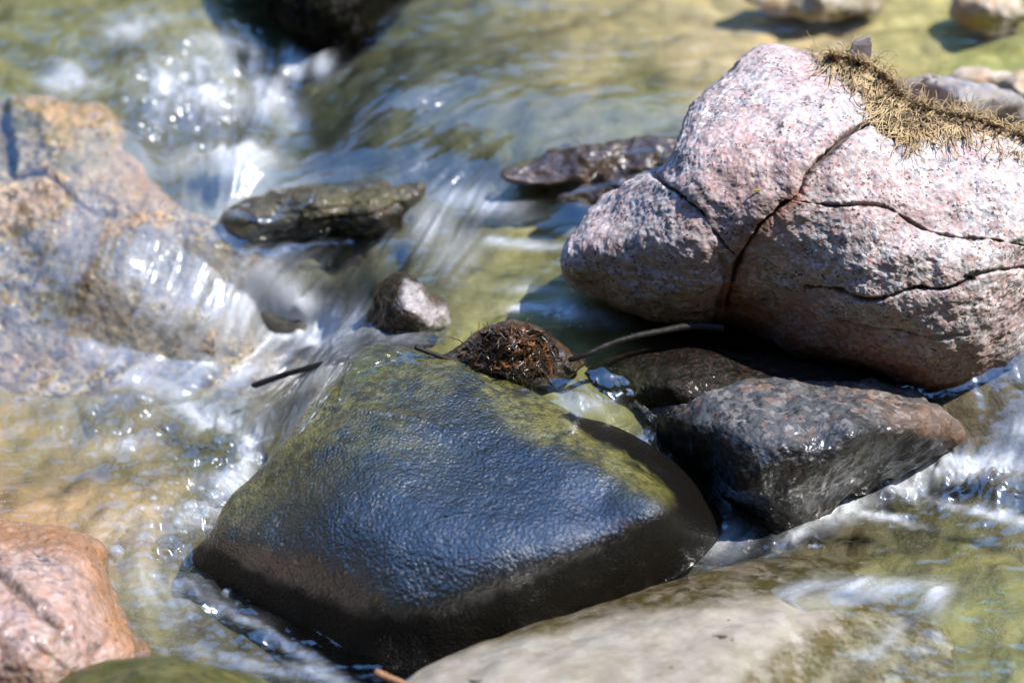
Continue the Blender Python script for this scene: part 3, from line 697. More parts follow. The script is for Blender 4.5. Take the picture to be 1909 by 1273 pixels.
FOAM = [(405, 150, 80, 50, .46, 20), (330, 205, 90, 40, .25, 10), (130, 140, 50, 26, .6, 0), (230, 60, 40, 22, .35, 0), (270, 40, 60, 20, .35, 0), (545, 125, 20, 26, .9, 15), (600, 125, 18, 24, .8, 30), (420, 100, 50, 30, .5, 0),
        (500, 200, 50, 40, .45, 40), (428, 303, 88, 24, 1.0, 0), (440, 335, 60, 18, .6, 0), (470, 375, 120, 22, .3, -15), (250, 270, 60, 60, .12, 0), (320, 160, 60, 20, .5, 20),
        (540, 560, 84, 34, 1.0, 35), (600, 598, 44, 28, 1.0, 20), (520, 610, 80, 34, .5, 20), (560, 490, 90, 46, .10, 0), (470, 530, 90, 26, .3, 30),
        (330, 570, 210, 110, .24, 20), (130, 520, 40, 110, .16, 15), (490, 600, 90, 60, .3, 20), (250, 680, 110, 36, .22, 25), (400, 690, 70, 26, .3, 0),
        (310, 735, 80, 18, .35, 25), (430, 770, 70, 36, .38, 0), (130, 740, 90, 24, .15, 0), (465, 835, 24, 54, .5, 25), (480, 700, 50, 26, .35, 0), (230, 830, 60, 16, .35, 0), (425, 895, 50, 22, .3, -30), (380, 950, 70, 26, .32, -20),
        (230, 990, 50, 30, .2, 0), (310, 1090, 80, 60, .26, 30), (420, 1120, 80, 20, .12, 30), (540, 1205, 110, 10, .3, 32), (450, 1235, 120, 10, .16, 15), (600, 1262, 60, 10, .35, 20), (500, 1060, 20, 20, .2, 0),
        (800, 410, 40, 36, .35, -30), (890, 375, 80, 22, .45, 10), (840, 460, 40, 50, .3, 40), (980, 455, 70, 8, .55, 4), (990, 575, 44, 8, .65, 0), (1060, 575, 26, 20, .75, 20), (1000, 540, 50, 10, .3, 0), (1100, 590, 50, 14, .35, 10),
        (660, 600, 16, 30, .5, 20), (730, 620, 50, 20, .35, 10), (560, 760, 22, 110, .3, 22),
        (1740, 868, 90, 20, .95, -8), (1860, 862, 80, 26, 1.0, 8), (1690, 895, 40, 16, .9, 20), (1560, 945, 60, 24, .85, -20), (1640, 955, 60, 8, .9, 14), (1480, 1000, 40, 14, .6, -30), (1850, 955, 70, 12, .9, 14), (1900, 800, 40, 20, .6, 0),  # white-blue patches here are sky reflections painted as foam
        (1100, 752, 40, 18, .5, 15), (1350, 1010, 50, 30, .35, -20), (1090, 1150, 120, 9, .35, -16), (1000, 1180, 60, 8, .5, -20), (1770, 735, 60, 8, .0, -20),
        (1380, 1125, 170, 20, .45, -9), (1640, 1100, 90, 14, .5, 0), (1745, 1120, 22, 32, .55, 20), (1650, 1200, 22, 70, .18, 42), (1200, 300, 20, 6, .2, 0)]  # crest streaks: sky reflection painted as foam
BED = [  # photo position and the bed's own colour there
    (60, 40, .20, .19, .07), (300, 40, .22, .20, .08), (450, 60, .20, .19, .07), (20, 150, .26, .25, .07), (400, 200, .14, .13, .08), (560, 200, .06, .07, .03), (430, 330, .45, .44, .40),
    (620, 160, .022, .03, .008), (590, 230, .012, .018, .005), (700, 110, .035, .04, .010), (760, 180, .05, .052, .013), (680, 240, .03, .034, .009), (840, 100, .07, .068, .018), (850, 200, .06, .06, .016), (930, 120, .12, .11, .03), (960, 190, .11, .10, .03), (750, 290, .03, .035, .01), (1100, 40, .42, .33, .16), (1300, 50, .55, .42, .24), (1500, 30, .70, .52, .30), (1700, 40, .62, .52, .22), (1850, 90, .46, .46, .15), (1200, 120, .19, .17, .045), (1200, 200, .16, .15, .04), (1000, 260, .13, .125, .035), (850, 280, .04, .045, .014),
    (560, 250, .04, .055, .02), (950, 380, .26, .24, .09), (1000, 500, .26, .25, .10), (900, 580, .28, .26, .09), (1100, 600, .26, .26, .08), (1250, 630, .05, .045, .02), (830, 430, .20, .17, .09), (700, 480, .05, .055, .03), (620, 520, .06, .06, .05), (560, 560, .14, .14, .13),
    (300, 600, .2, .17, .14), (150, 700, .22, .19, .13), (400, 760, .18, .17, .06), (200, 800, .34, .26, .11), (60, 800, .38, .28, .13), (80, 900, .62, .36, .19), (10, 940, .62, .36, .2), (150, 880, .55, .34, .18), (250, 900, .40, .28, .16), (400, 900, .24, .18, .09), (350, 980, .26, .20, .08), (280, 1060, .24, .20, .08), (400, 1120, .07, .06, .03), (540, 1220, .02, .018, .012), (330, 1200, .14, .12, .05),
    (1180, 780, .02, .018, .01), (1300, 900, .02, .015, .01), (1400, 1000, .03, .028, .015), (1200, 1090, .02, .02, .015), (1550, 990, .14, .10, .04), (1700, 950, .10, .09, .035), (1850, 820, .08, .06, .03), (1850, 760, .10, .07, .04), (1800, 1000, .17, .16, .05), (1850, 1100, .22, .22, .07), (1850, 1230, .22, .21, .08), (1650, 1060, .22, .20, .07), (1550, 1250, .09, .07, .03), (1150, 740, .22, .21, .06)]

def axis(lo, hi, a, b, step, n_out):
    inner = np.arange(lo, hi + step, step)
    g = np.linspace(0, 1, n_out + 1)[1:] ** 1.8
    return np.concatenate([(lo - (lo - a) * g)[::-1], inner, inner[-1] + (b - inner[-1]) * g])

gx = axis(-60, 1970, -900, 2800, 2.1, 60); gy = axis(-60, 1335, -420, 1900, 2.1, 50)
PX, PY = np.meshgrid(gx, gy)
LV = np.array(LEVELS)
# heights are splined over the ground plane, so the surface is a height field
lz = TPS(LV[:, :2], LV[:, 2], 6e-5)
ZW = np.clip(lz(PX, PY), -0.03, 0.30)

FL = np.array(FLOW); fn = FL[:, 2:] / np.linalg.norm(FL[:, 2:], axis=1, keepdims=True)
fv = TPS(FL[:, :2], fn, 3e-3)(PX, PY); fv /= np.linalg.norm(fv, axis=-1, keepdims=True) + 1e-9

def lic(src, length, step):
    """smear a noise field along the flow (index space)"""
    ny, nx = src.shape
    J, I = np.meshgrid(np.arange(nx, dtype=float), np.arange(ny, dtype=float))
    acc = src.copy(); wsum = 1.0
    for sg in (1, -1):
        x, y = J.copy(), I.copy()
        for k in range(length):
            xi = np.clip(x, 0, nx - 1).astype(int); yi = np.clip(y, 0, ny - 1).astype(int)
            x = x + sg * step * fv[yi, xi, 0]; y = y + sg * step * fv[yi, xi, 1]
            w = 0.5 + 0.5 * math.cos(math.pi * (k + 1) / (length + 1))
            acc += w * src[np.clip(y, 0, ny - 1).astype(int), np.clip(x, 0, nx - 1).astype(int)]; wsum += w
    acc /= wsum
    return (acc - acc.mean()) / acc.std()

def blur(a, r):
    k = np.exp(-0.5 * (np.arange(-3 * r, 3 * r + 1) / r) ** 2); k /= k.sum()
    p = np.pad(a, ((3 * r, 3 * r), (0, 0)), 'edge'); a = sum(k[i] * p[i:i + a.shape[0]] for i in range(len(k)))
    p = np.pad(a, ((0, 0), (3 * r, 3 * r)), 'edge'); return sum(k[i] * p[:, i:i + a.shape[1]] for i in range(len(k)))

rng = np.random.default_rng(4)
wn0 = rng.standard_normal(PX.shape)
L_f = blur(lic(blur(wn0, 1), 14, 1.6), 1)                       # fine streaks
L_m = blur(lic(blur(rng.standard_normal(PX.shape), 3), 20, 3.0), 1)   # silky bands
L_c = blur(lic(blur(rng.standard_normal(PX.shape), 8), 40, 6.0), 3)   # broad swells
L_b = blur(lic(blur(rng.standard_normal(PX.shape), 14), 40, 9.0), 6)                   # wide folds of the current
for a in (L_f, L_m, L_c, L_b): a /= a.std()
upper = np.clip(blob(PX, PY, 900, 190, 420, 150, -8) * 1.2 + blob(PX, PY, 1350, 60, 420, 80) * .6, 0, 1)

base = world_at(PX, PY, t_of_z(PX, PY, ZW))
XY3 = np.concatenate([base[..., :2], np.zeros(PX.shape + (1,))], -1)

# how rough the water is: silky where it slides, lumpy where it boils
boil = np.clip(sum(w * blob(PX, PY, cx, cy, rx, ry, a) for cx, cy, rx, ry, w, a in
    [(330, 160, 230, 120, 1, 10), (250, 800, 320, 90, .75, 8), (430, 860, 120, 120, .8, 0), (350, 1000, 160, 100, .7, 0), (480, 1180, 160, 80, .6, 25), (560, 590, 110, 60, .9, 20),
     (1750, 900, 220, 70, .85, 0), (1450, 1010, 120, 50, .6, -20), (1100, 740, 90, 40, .5, 0), (1080, 590, 60, 30, .5, 0)]), 0, 1)
slide = np.clip(sum(w * blob(PX, PY, cx, cy, rx, ry, a) for cx, cy, rx, ry, w, a in
    [(850, 210, 330, 150, 1, -15), (1100, 150, 400, 120, .8, 0), (690, 500, 120, 100, .9, 0), (860, 430, 120, 90, .8, 0), (300, 560, 260, 150, .7, 20), (580, 740, 70, 140, .9, 20), (560, 340, 220, 50, .6, 0), (1700, 80, 400, 90, .35, 0)]), 0, 1)
calm = 0.28 + slide * 0.50
lump = fbm(XY3 * 28, 3, 31); lump2 = np.abs(fbm(XY3 * 60 + 5, 3, 37))
disp = 0.0012 * L_m * calm * (1 - .6 * upper) + 0.0040 * L_c * calm * (1 - .3 * upper) + 0.0120 * L_b * upper + 0.00035 * L_f * (slide + .15)
disp += boil * 0.0024 * fbm(XY3 * np.array([70, 120, 1.0]) + 9, 2, 43) + .0006 * fbm(XY3 * np.array([60, 150, 1.0]), 2, 47)
disp += boil * (0.0085 * lump - 0.005 * lump2 + 0.0022 * L_c + 0.0008 * L_m)
disp += 0.020 * blob(PX, PY, 430, 318, 85, 36)
disp += 0.0009 * fbm(XY3 * np.array([18, 45, 1.0]), 3, 41)
ripd = np.hypot((PX - 800), (PY - 590) * 1.6)
disp += 0.0006 * np.sin(ripd / 2.6) * np.exp(-((ripd - 62) / 26) ** 2) * sstep(-40, 30, PX - 770)
disp += 0.006 * np.exp(-(poly_dist(PX, PY, [(1480, 1120), (1600, 1098), (1700, 1092), (1760, 1125), (1740, 1180), (1650, 1260), (1560, 1340)]) / 24) ** 2)

# film of water draped over stones where it runs across them
FILM = [("left", [(240, 262), (185, 330), (130, 375), (80, 400), (30, 430), (-60, 460), (-200, 480), (-200, 800), (600, 800), (700, 640), (600, 500), (440, 420), (320, 350)], 26, .004),
        ("dark", [(610, 640), (730, 625), (800, 660), (700, 668), (640, 700), (600, 770), (560, 830), (520, 860), (480, 860), (540, 780)], 12, .003),
        ("log", [(370, 400), (470, 330), (640, 320), (735, 330), (690, 352), (600, 372), (540, 430), (440, 480), (380, 470)], 16, .003),
        ("pale", [(1330, 1075), (1420, 1030), (1560, 1000), (1800, 1060), (1780, 1200), (1640, 1300), (1560, 1420), (1440, 1330), (1540, 1180), (1440, 1120)], 16, .004),
        ("brown_b", [(1030, 380), (1100, 330), (1290, 290), (1290, 330), (1180, 350)], 8, .002), ("brown_a", [(930, 320), (1060, 270), (1320, 240), (1320, 280), (1100, 300)], 8, .002)]
tw = t_of_z(PX, PY, ZW)
for key, pg, soft, thick in FILM:
    st = STONES[key]
    m = poly_mask(PX, PY, pg, soft)
    ts = st.depth(PX, PY)
    ts = np.where(ts < 100, ts - thick, tw)
    cand = np.minimum(tw, ts)
    tw = tw * (1 - m) + cand * m
DRY = [("pale", [(760, 1280), (810, 1240), (910, 1202), (1050, 1155), (1200, 1106), (1320, 1075), (1420, 1090), (1480, 1180), (1400, 1320), (1300, 1440), (850, 1440)], 8, .005),
       ("ledge", [(1190, 700), (1240, 668), (1400, 668), (1500, 690), (1480, 750), (1340, 758), (1262, 780), (1225, 760)], 12, .005),
       ("log", [(600, 372), (690, 352), (790, 342), (768, 386), (746, 428), (620, 440), (460, 462), (500, 438)], 8, .005),
       ("dark", [(660, 690), (740, 662), (830, 682), (930, 725), (1010, 765), (1080, 805), (1150, 850), (1240, 915), (1262, 980), (1200, 1060), (980, 1190), (800, 1250), (640, 1210), (420, 1090), (390, 1040), (470, 920), (580, 840), (620, 770)], 10, .006),
       ("dgrey", [(1240, 770), (1300, 725), (1420, 710), (1560, 718), (1690, 740), (1770, 800), (1770, 840), (1640, 890), (1530, 960), (1450, 990), (1330, 890)], 12, .006),
       ("boulder", [(1070, 500), (1130, 380), (1250, 310), (1400, 120), (1600, 140), (1900, 280), (2050, 420), (2000, 580), (1880, 660), (1740, 690), (1500, 640), (1330, 585), (1100, 530)], 12, .01),
       ("pointed", [(690, 600), (708, 550), (752, 514), (800, 555), (828, 590), (790, 622), (720, 630)], 6, .004),
       ("base", [(835, 675), (900, 620), (960, 610), (1030, 645), (1070, 672), (1000, 700), (900, 700)], 6, .004)]
drym = np.zeros(PX.shape)
for key, pg, soft, back in DRY:
    m = poly_mask(PX, PY, pg, soft); drym = np.maximum(drym, m); ts = STONES[key].depth(PX, PY)
    tw = np.where(ts < 100, tw * (1 - m) + np.maximum(tw, ts + back) * m, tw)
tw = 0.5 * tw + 0.5 * blur(tw, 2)
WP = world_at(PX, PY, tw); WP[..., 2] += disp

foam_zone = np.zeros(PX.shape)
for cx, cy, rx, ry, w, a in FOAM:
    foam_zone = foam_zone + w * blob(PX, PY, cx, cy, rx, ry, a)
pat = 0.55 * L_m + 0.45 * L_f + 0.3 * L_c
patb = 2.2 * fbm(XY3 * 42, 4, 51) + 0.25 * L_m - .2
pattern = pat * (1 - boil) + patb * boil
foam = foam_zone * 1.0 + 0.30 * pattern * np.clip(foam_zone * 1.6, 0, 1) + 0.05 * np.clip(pat, 0, 3) * slide
foam = np.clip(foam, 0, 1)
fine = L_f

def mat_water():
    g = NT("clear_stream_water"); v = g.obj()
    nz = g.noise(v, 55, 3, 0.5); nz2 = g.noise(v, 190, 2, 0.5)
    h = g.math('ADD', nz.outputs[0], g.math('MULTIPLY', nz2.outputs[0], 0.22))
    nb = g.bump(h, 0.0018, 0.4)
    fr = g.schlick(0.10, nb)
    tr = g.n("BsdfTransparent", {"Color": (0.93, 0.95, 0.88)})
    gl = g.n("BsdfGlossy", {"Color": (1, 1, 1), "Roughness": 0.12, "Normal": nb})
    w = g.n("MixShader", {0: fr, 1: tr.outputs[0], 2: gl.outputs[0]})
    fo = g.attr("foam")
    fn_ = g.noise(v, 240, 4, 0.7)
    fo = g.math('MULTIPLY', fo, g.maprange(fn_.outputs[0], 0.25, 0.7, 0.75, 1.25), True)
    df = g.n("BsdfDiffuse", {"Color": (0.40, 0.42, 0.45)})
    tl = g.n("BsdfTranslucent", {"Color": (0.58, 0.60, 0.62)})
    ff = g.n("MixShader", {0: 0.12, 1: df.outputs[0], 2: tl.outputs[0]})
    ff2 = g.n("MixShader", {0: g.math('MULTIPLY', fr, 0.5), 1: ff.outputs[0], 2: gl.outputs[0]})
    o = g.n("MixShader", {0: fo, 1: w.outputs[0], 2: ff2.outputs[0]})
    return g.done(o)
m_water = mat_water()
ny, nx = PX.shape
water = new_mesh("stream_water", WP.reshape(-1, 3), grid_quads(ny, nx)[:, ::-1], m_water, {"foam": foam.ravel()}, origin=(0, 0, 0))
tag(water, kind="structure")

# bed
bx = axis(-60, 1970, -900, 2800, 5.0, 40); by = axis(-60, 1335, -420, 1900, 5.0, 30)
BX, BY = np.meshgrid(bx, by)
zb = np.clip(lz(BX, BY), -0.03, 0.30)
B0 = world_at(BX, BY, t_of_z(BX, BY, zb))
b3 = np.concatenate([B0[..., :2], np.zeros(BX.shape + (1,))], -1)
tb0 = t_of_z(BX, BY, zb); push = np.zeros_like(tb0)
for st in STONES.values():
    ts = st.depth(BX, BY); push = np.maximum(push, np.where(ts < 100, np.maximum(ts + 0.008 - tb0, 0), 0))
bi = np.clip(np.searchsorted(gy, by), 0, len(gy) - 1); bj = np.clip(np.searchsorted(gx, bx), 0, len(gx) - 1)
tb0 = tb0 + blur(push * drym[np.ix_(bi, bj)], 1)
B0 = world_at(BX, BY, tb0)
B0[..., 2] -= 0.032 - 0.010 * fbm(b3 * 12, 3, 61) - 0.005 * fbm(b3 * 38, 3, 67)
wt = ((WP - CAM) @ FWD)
wmin = np.maximum(wt, np.maximum(np.roll(wt, 3, 0), np.roll(wt, -3, 0))); wmin = np.maximum(wmin, np.maximum(np.roll(wmin, 3, 1), np.roll(wmin, -3, 1)))
bi = np.clip(np.searchsorted(gy, by), 0, len(gy) - 1); bj = np.clip(np.searchsorted(gx, bx), 0, len(gx) - 1)
tbed = (B0 - CAM) @ FWD
tbed = np.maximum(tbed, blur(wmin[np.ix_(bi, bj)], 2) + .014)
B0 = world_at(((B0 - CAM) @ RIGHT) / ((B0 - CAM) @ FWD) * F + W / 2, H / 2 - ((B0 - CAM) @ UP) / ((B0 - CAM) @ FWD) * F, tbed)
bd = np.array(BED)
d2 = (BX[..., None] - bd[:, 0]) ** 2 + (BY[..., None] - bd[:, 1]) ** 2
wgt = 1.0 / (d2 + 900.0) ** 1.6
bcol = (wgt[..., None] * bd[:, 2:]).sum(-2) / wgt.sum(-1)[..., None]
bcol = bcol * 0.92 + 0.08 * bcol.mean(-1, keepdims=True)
algae_streak = np.clip(L_m * .35 + L_c * .5 + L_b * 1.1 * (upper + .15) + L_f * .12, -2, 2)[np.ix_(bi, bj)]  # varies the bed colour along the flow and its broad folds
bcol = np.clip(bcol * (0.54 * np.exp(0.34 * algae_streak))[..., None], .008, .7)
def mat_bed():
    g = NT("stony_stream_bed"); v = g.obj()
    c = g.attr("bedcol", True)
    pb = g.vor(v, 26); s = g.sep(pb.outputs["Color"])
    pb2 = g.vor(v, 75); s2 = g.sep(pb2.outputs["Color"])
    col = g.mix(1.0, c, g.ramp(s.outputs[0], [(0, (0.85, 0.85, 0.8)), (0.5, (1.0, 0.98, 0.95)), (1, (1.15, 1.1, 1.05))]), 'MULTIPLY')
    col = g.mix(1.0, col, g.ramp(s2.outputs[1], [(0, (0.9, 0.9, 0.88)), (1, (1.1, 1.1, 1.08))]), 'MULTIPLY')
    n = g.noise(v, 40, 5, 0.7)
    col = g.mix(1.0, col, g.ramp(n.outputs[0], [(0.3, (0.8, 0.82, 0.78)), (0.7, (1.15, 1.12, 1.1))]), 'MULTIPLY')
    h = g.math('ADD', g.math('MULTIPLY', pb.outputs[0], -1.5), n.outputs[0])
    return g.done(g.principled(Base_Color=col, Roughness=0.7, Normal=g.bump(h, 0.006, 0.8)))
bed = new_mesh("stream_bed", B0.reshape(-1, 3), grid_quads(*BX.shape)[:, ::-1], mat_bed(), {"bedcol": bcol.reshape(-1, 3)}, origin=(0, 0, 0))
tag(bed, kind="structure")

# wide ground under everything, and the wooded bank upstream whose image lies on the water
def mat_ground():
    g = NT("bank_soil"); v = g.obj()
    n = g.noise(v, 3, 6, 0.7)
    col = g.ramp(n.outputs[0], [(0.3, (0.015, 0.018, 0.008)), (0.55, (0.035, 0.035, 0.014)), (0.75, (0.06, 0.05, 0.03))])
    return g.done(g.principled(Base_Color=col, Roughness=0.9, Normal=g.bump(n.outputs[0], 0.05)))
gn = 41
u = np.linspace(-1, 1, gn); U, Vv = np.meshgrid(u, u)
GX, GY = np.sign(U) * np.abs(U) ** 2.2 * 60, np.sign(Vv) * np.abs(Vv) ** 2.2 * 60
rad = np.hypot(GX, GY)
GZ = -0.22 + 0.0 * GX + sstep(2.0, 9.0, rad) * (0.5 + 0.25 * vnoise(np.stack([GX, GY, 0 * GX], -1) * .4, 3)) + sstep(9.0, 30.0, rad) * (17 + 3 * vnoise(np.stack([GX, GY, 0 * GX], -1) * .08, 4))  # outer rise: unseen hillside added to darken the horizon mirrored in the water
ground = new_mesh("ground", np.stack([GX, GY, GZ], -1).reshape(-1, 3), grid_quads(gn, gn), mat_ground(), origin=(0, 0, 0))
tag(ground, kind="structure")

def forest():
    rg = np.random.default_rng(12)
    vs_, qs = [], []
    def leafquads(c, size, n):
        m = len(c); a = rg.standard_normal((m, 3)); a /= np.linalg.norm(a, axis=1, keepdims=True)
        b = np.cross(a, rg.standard_normal((m, 3))); b /= np.linalg.norm(b, axis=1, keepdims=True)
        s = size * rg.uniform(.6, 1.3, (m, 1))
        return np.stack([c - a * s, c + b * s * .5, c + a * s, c - b * s * .5], 1).reshape(-1, 3)
    trunk_v, trunk_q, nv = [], [], 0
    leaves, dleaves = [], []
    for i in range(72):
        az = math.radians(360 * (i + rg.uniform(-.4, .4)) / 72); d = rg.uniform(6.0, 10.5)
        x, y = d * math.sin(az), d * math.cos(az); h = d * rg.uniform(.55, 0.98)
        if math.cos(az) > .5: h = d * rg.uniform(.95, 1.35)
        near = math.cos(az) < -0.72
        if near: d *= .55; h = d * rg.uniform(1.3, 1.7); x, y = d * math.sin(az), d * math.cos(az) - 1.5  # unseen near trees, added tall to darken reflections on rock fronts
        k = 7
        for j in range(5):
            r = 0.13 * (1 - j / 5.2); z = h * .9 * j / 4
            for q in range(k):
                trunk_v.append((x + r * math.cos(q * 2 * math.pi / k), y + r * math.sin(q * 2 * math.pi / k), z))
        trunk_q += [[nv + j * k + q, nv + j * k + (q + 1) % k, nv + (j + 1) * k + (q + 1) % k, nv + (j + 1) * k + q] for j in range(4) for q in range(k)]
        nv += 5 * k
        for c in range(22):
            zc = h * rg.uniform(.12, 1.0); rc = rg.uniform(.5, 1.0) * (1.2 - .6 * zc / h)
            cc = np.array([x + rg.normal(0, .7), y + rg.normal(0, .7), zc])
            (dleaves if near else leaves).append(cc + rg.standard_normal((110, 3)) * rc * .5)
    lv = leafquads(np.concatenate(leaves + dleaves), .10, 0); n_dark = len(np.concatenate(dleaves))
    Vt = np.array(trunk_v); n0 = len(Vt)
    V_ = np.vstack([Vt, lv]); Ql = np.arange(len(lv)).reshape(-1, 4) + n0
    g = NT("sunlit_leaves"); v = g.obj(); n = g.noise(v, 1.3, 4, .7)
    col = g.ramp(n.outputs[0], [(.32, (.05, .06, .01)), (.52, (.20, .18, .03)), (.68, (.46, .38, .08))])
    s = g.n("MixShader", {0: .5, 1: g.n("BsdfDiffuse", {"Color": col}).outputs[0], 2: g.n("BsdfTranslucent", {"Color": col}).outputs[0]})
    ml = g.done(s)
    g = NT("bark"); mb = g.done(g.principled(Base_Color=(.09, .07, .05), Roughness=.9))
    o = new_mesh("forest", V_, np.vstack([np.array(trunk_q), Ql]), ml, origin=(0, 8, 0))
    o.data.materials.append(mb)
    g = NT('dark_needles'); o.data.materials.append(g.done(g.n('BsdfDiffuse', {'Color': (.012, .018, .008)})))  # near trees' leaves coloured dark so rock fronts mirror black
    mi = np.zeros(len(trunk_q) + len(Ql), np.int32); mi[:len(trunk_q)] = 1; mi[-n_dark:] = 2
    o.data.polygons.foreach_set("material_index", mi)
    return tag(o, "green wood on the banks mirrored in the stream, dark near trees added unseen", "forest", kind="stuff")
forest()

# ------------------------------------------------------------------ small things
def tube_mesh(paths, k=6):
    """list of (points Nx3, radii N) -> verts, quads"""
    vs_, qs, n0 = [], [], 0
    for P, r in paths:
        P = np.asarray(P, float); m = len(P)
        T = np.gradient(P, axis=0); T /= np.linalg.norm(T, axis=1, keepdims=True) + 1e-12
        ref = np.where(np.abs(T[:, 2:3]) < .9, np.array([[0, 0, 1.0]]), np.array([[1.0, 0, 0]]))
        A = np.cross(T, ref); A /= np.linalg.norm(A, axis=1, keepdims=True) + 1e-12
        B = np.cross(T, A)
        ang = np.arange(k) * 2 * np.pi / k
        ring = P[:, None] + np.asarray(r)[:, None, None] * (np.cos(ang)[None, :, None] * A[:, None] + np.sin(ang)[None, :, None] * B[:, None])
        vs_.append(ring.reshape(-1, 3)); qs.append(grid_quads(m, k, True) + n0); n0 += m * k
    return np.vstack(vs_), np.vstack(qs)

def mat_simple(name, stops, scale, rough, coat=0.0, bump=0.001):
    g = NT(name); v = g.obj(); n = g.noise(v, scale, 4, .7)
    return g.done(g.principled(Base_Color=g.mix(1.0, g.ramp(n.outputs[0], stops), (0.75,) * 3, 'MULTIPLY'), Roughness=rough, Coat_Weight=coat, Coat_Roughness=.08, Specular_IOR_Level=.25, Normal=g.bump(n.outputs[0], bump)))
m_twig = mat_simple("black_wet_twig", [(.3, (.005, .0045, .004)), (.7, (.014, .012, .01))], 150, .6, .0)
m_straw = mat_simple("brown_twig", [(.3, (.25, .12, .06)), (.7, (.42, .24, .13))], 120, .6)
m_moss = mat_simple("dried_moss", [(.32, (.14, .09, .05)), (.48, (.37, .26, .13)), (.66, (.60, .46, .27))], 55, .8)
m_mossdark = mat_simple("moss_litter", [(.3, (.05, .035, .02)), (.7, (.16, .11, .06))], 120, .9, 0, .002)
m_wetmoss = mat_simple("wet_dead_moss", [(.36, (.008, .006, .004)), (.50, (.05, .024, .01)), (.64, (.17, .07, .022))], 55, .35, .9)
m_bark = mat_simple("grey_bark", [(.3, (.16, .14, .14)), (.7, (.34, .30, .29))], 90, .8)
m_petal = mat_simple("yellow_leaf", [(.3, (.5, .32, .02)), (.7, (.7, .5, .05))], 90, .7)

def twig(name, pts, r, mat, label, kinks=3):
    P = np.array([at(*p) for p in pts]); P = catmull(P, 10, closed=False)
    m = len(P); rr = np.linspace(r[0], r[1], m) * (1 + .10 * vnoise(np.stack([np.arange(m) * .5, np.zeros(m), np.zeros(m)], -1), 5))
    rr[0] *= .55; rr[-1] *= .55
    paths = [(P, rr)]
    for i in np.linspace(8, m - 8, kinks).astype(int):           # broken side shoots
        d = np.array([.3 * math.sin(i), .1, .8]); paths.append((np.array([P[i], P[i] + d * rr[i] * 1.7]), np.array([rr[i] * .6, rr[i] * .25])))
    v, q = tube_mesh(paths, 9)
    return tag(new_mesh(name, v, q, mat), label, "twig")
twig("twig", [(1060, 672, .118), (1095, 660, .126), (1135, 642, .132), (1180, 628, .136), (1230, 618, .138), (1290, 608, .14), (1350, 612, .138)], (.0024, .0036), m_twig, "black wet twig slanting out from under the pink boulder")
twig("twig", [(470, 720, .034), (500, 709, .042), (535, 697, .052), (570, 687, .066), (605, 678, .088), (645, 668, .112)], (.0030, .0026), m_twig, "black wet twig with a hanging drop, pointing left over the foaming pool", 2)
twig("twig", [(773, 646, .135), (795, 655, .131), (820, 664, .126), (850, 674, .120)], (.0026, .0018), m_twig, "short black twig stub beside the clump of wet dead moss", 2)
twig("twig", [(700, 1252, .012), (722, 1262, .012), (750, 1274, .012), (800, 1300, .014)], (.0032, .0030), m_straw, "thin orange-brown twig at the bottom edge beside the pale rock", 2)

# water drop on the left twig's tip
def glass_mat(name, rough=.02, ior=1.33, milky=0.0):
    g = NT(name); fr = g.schlick(((ior - 1) / (ior + 1)) ** 2)
    tr = g.n("BsdfTransparent", {"Color": (.96, .97, .97)}); gl = g.n("BsdfGlossy", {"Color": (1, 1, 1), "Roughness": rough})
    tr2 = g.n("MixShader", {0: milky, 1: tr.outputs[0], 2: g.n("BsdfDiffuse", {"Color": (.75, .80, .85)}).outputs[0]})
    return g.done(g.n("MixShader", {0: fr, 1: tr2.outputs[0], 2: gl.outputs[0]}))
m_bubble = glass_mat("bubble_film", .03, 2.2, .15)
def uv_blob(c, r, sx=1, sy=1, sz=1, nu=20, nv=12, zmin=-1.0):
    th = np.linspace(0, 2 * np.pi, nu, endpoint=False); ph = np.linspace(math.acos(max(-1, zmin)), 0.001, nv)
    PH, TH = np.meshgrid(ph, th, indexing='ij')
    return np.stack([c[0] + r * sx * np.sin(PH) * np.cos(TH), c[1] + r * sy * np.sin(PH) * np.sin(TH), c[2] + r * sz * np.cos(PH)], -1).reshape(-1, 3), grid_quads(nv, nu, True)
v, q = uv_blob(at(472, 728, .031), .0026, sz=1.5)
tag(new_mesh("water_drop", v, q, m_bubble), "clear drop hanging from the tip of the left black twig", "water drop")

# bubbles on the lower pool
BUB = [(330, 975, 11), (352, 945, 15), (398, 928, 20), (388, 984, 10), (432, 916, 12), (444, 952, 9), (366, 966, 13), (416, 962, 10), (318, 950, 7), (286, 930, 9), (264, 948, 7),
       (216, 1028, 16), (406, 902, 9), (424, 940, 8), (344, 992, 6), (374, 912, 9), (440, 884, 8), (424, 1104, 11), (336, 960, 7), (376, 946, 8), (408, 984, 6), (384, 962, 7),
       (1222, 1056, 11), (448, 930, 6), (420, 978, 5)]
names = {11: "single large bubble beside the pink-orange rock's upper corner", 22: "single bubble on the dark water right of the big dark rock's front edge",
         17: "bubble clinging to the big dark rock's lower left corner"}
wz = lambda px, py: float(WP[np.argmin(np.abs(gy - py)), np.argmin(np.abs(gx - px)), 2])
for i, (bxp, byp, r) in enumerate(BUB):
    z = wz(bxp, byp); c = at(bxp, byp, z); R_ = r / F * 2.5
    c = c + np.array([0, 0, -R_ * .15])
    v, q = uv_blob(c, R_, 1, 1, .92, 28, 14, -.25)
    tag(new_mesh("bubble", v, q, m_bubble), names.get(i, "clear round bubble in the cluster floating left of the big dark rock"), "bubble", "bubbles on the lower pool")

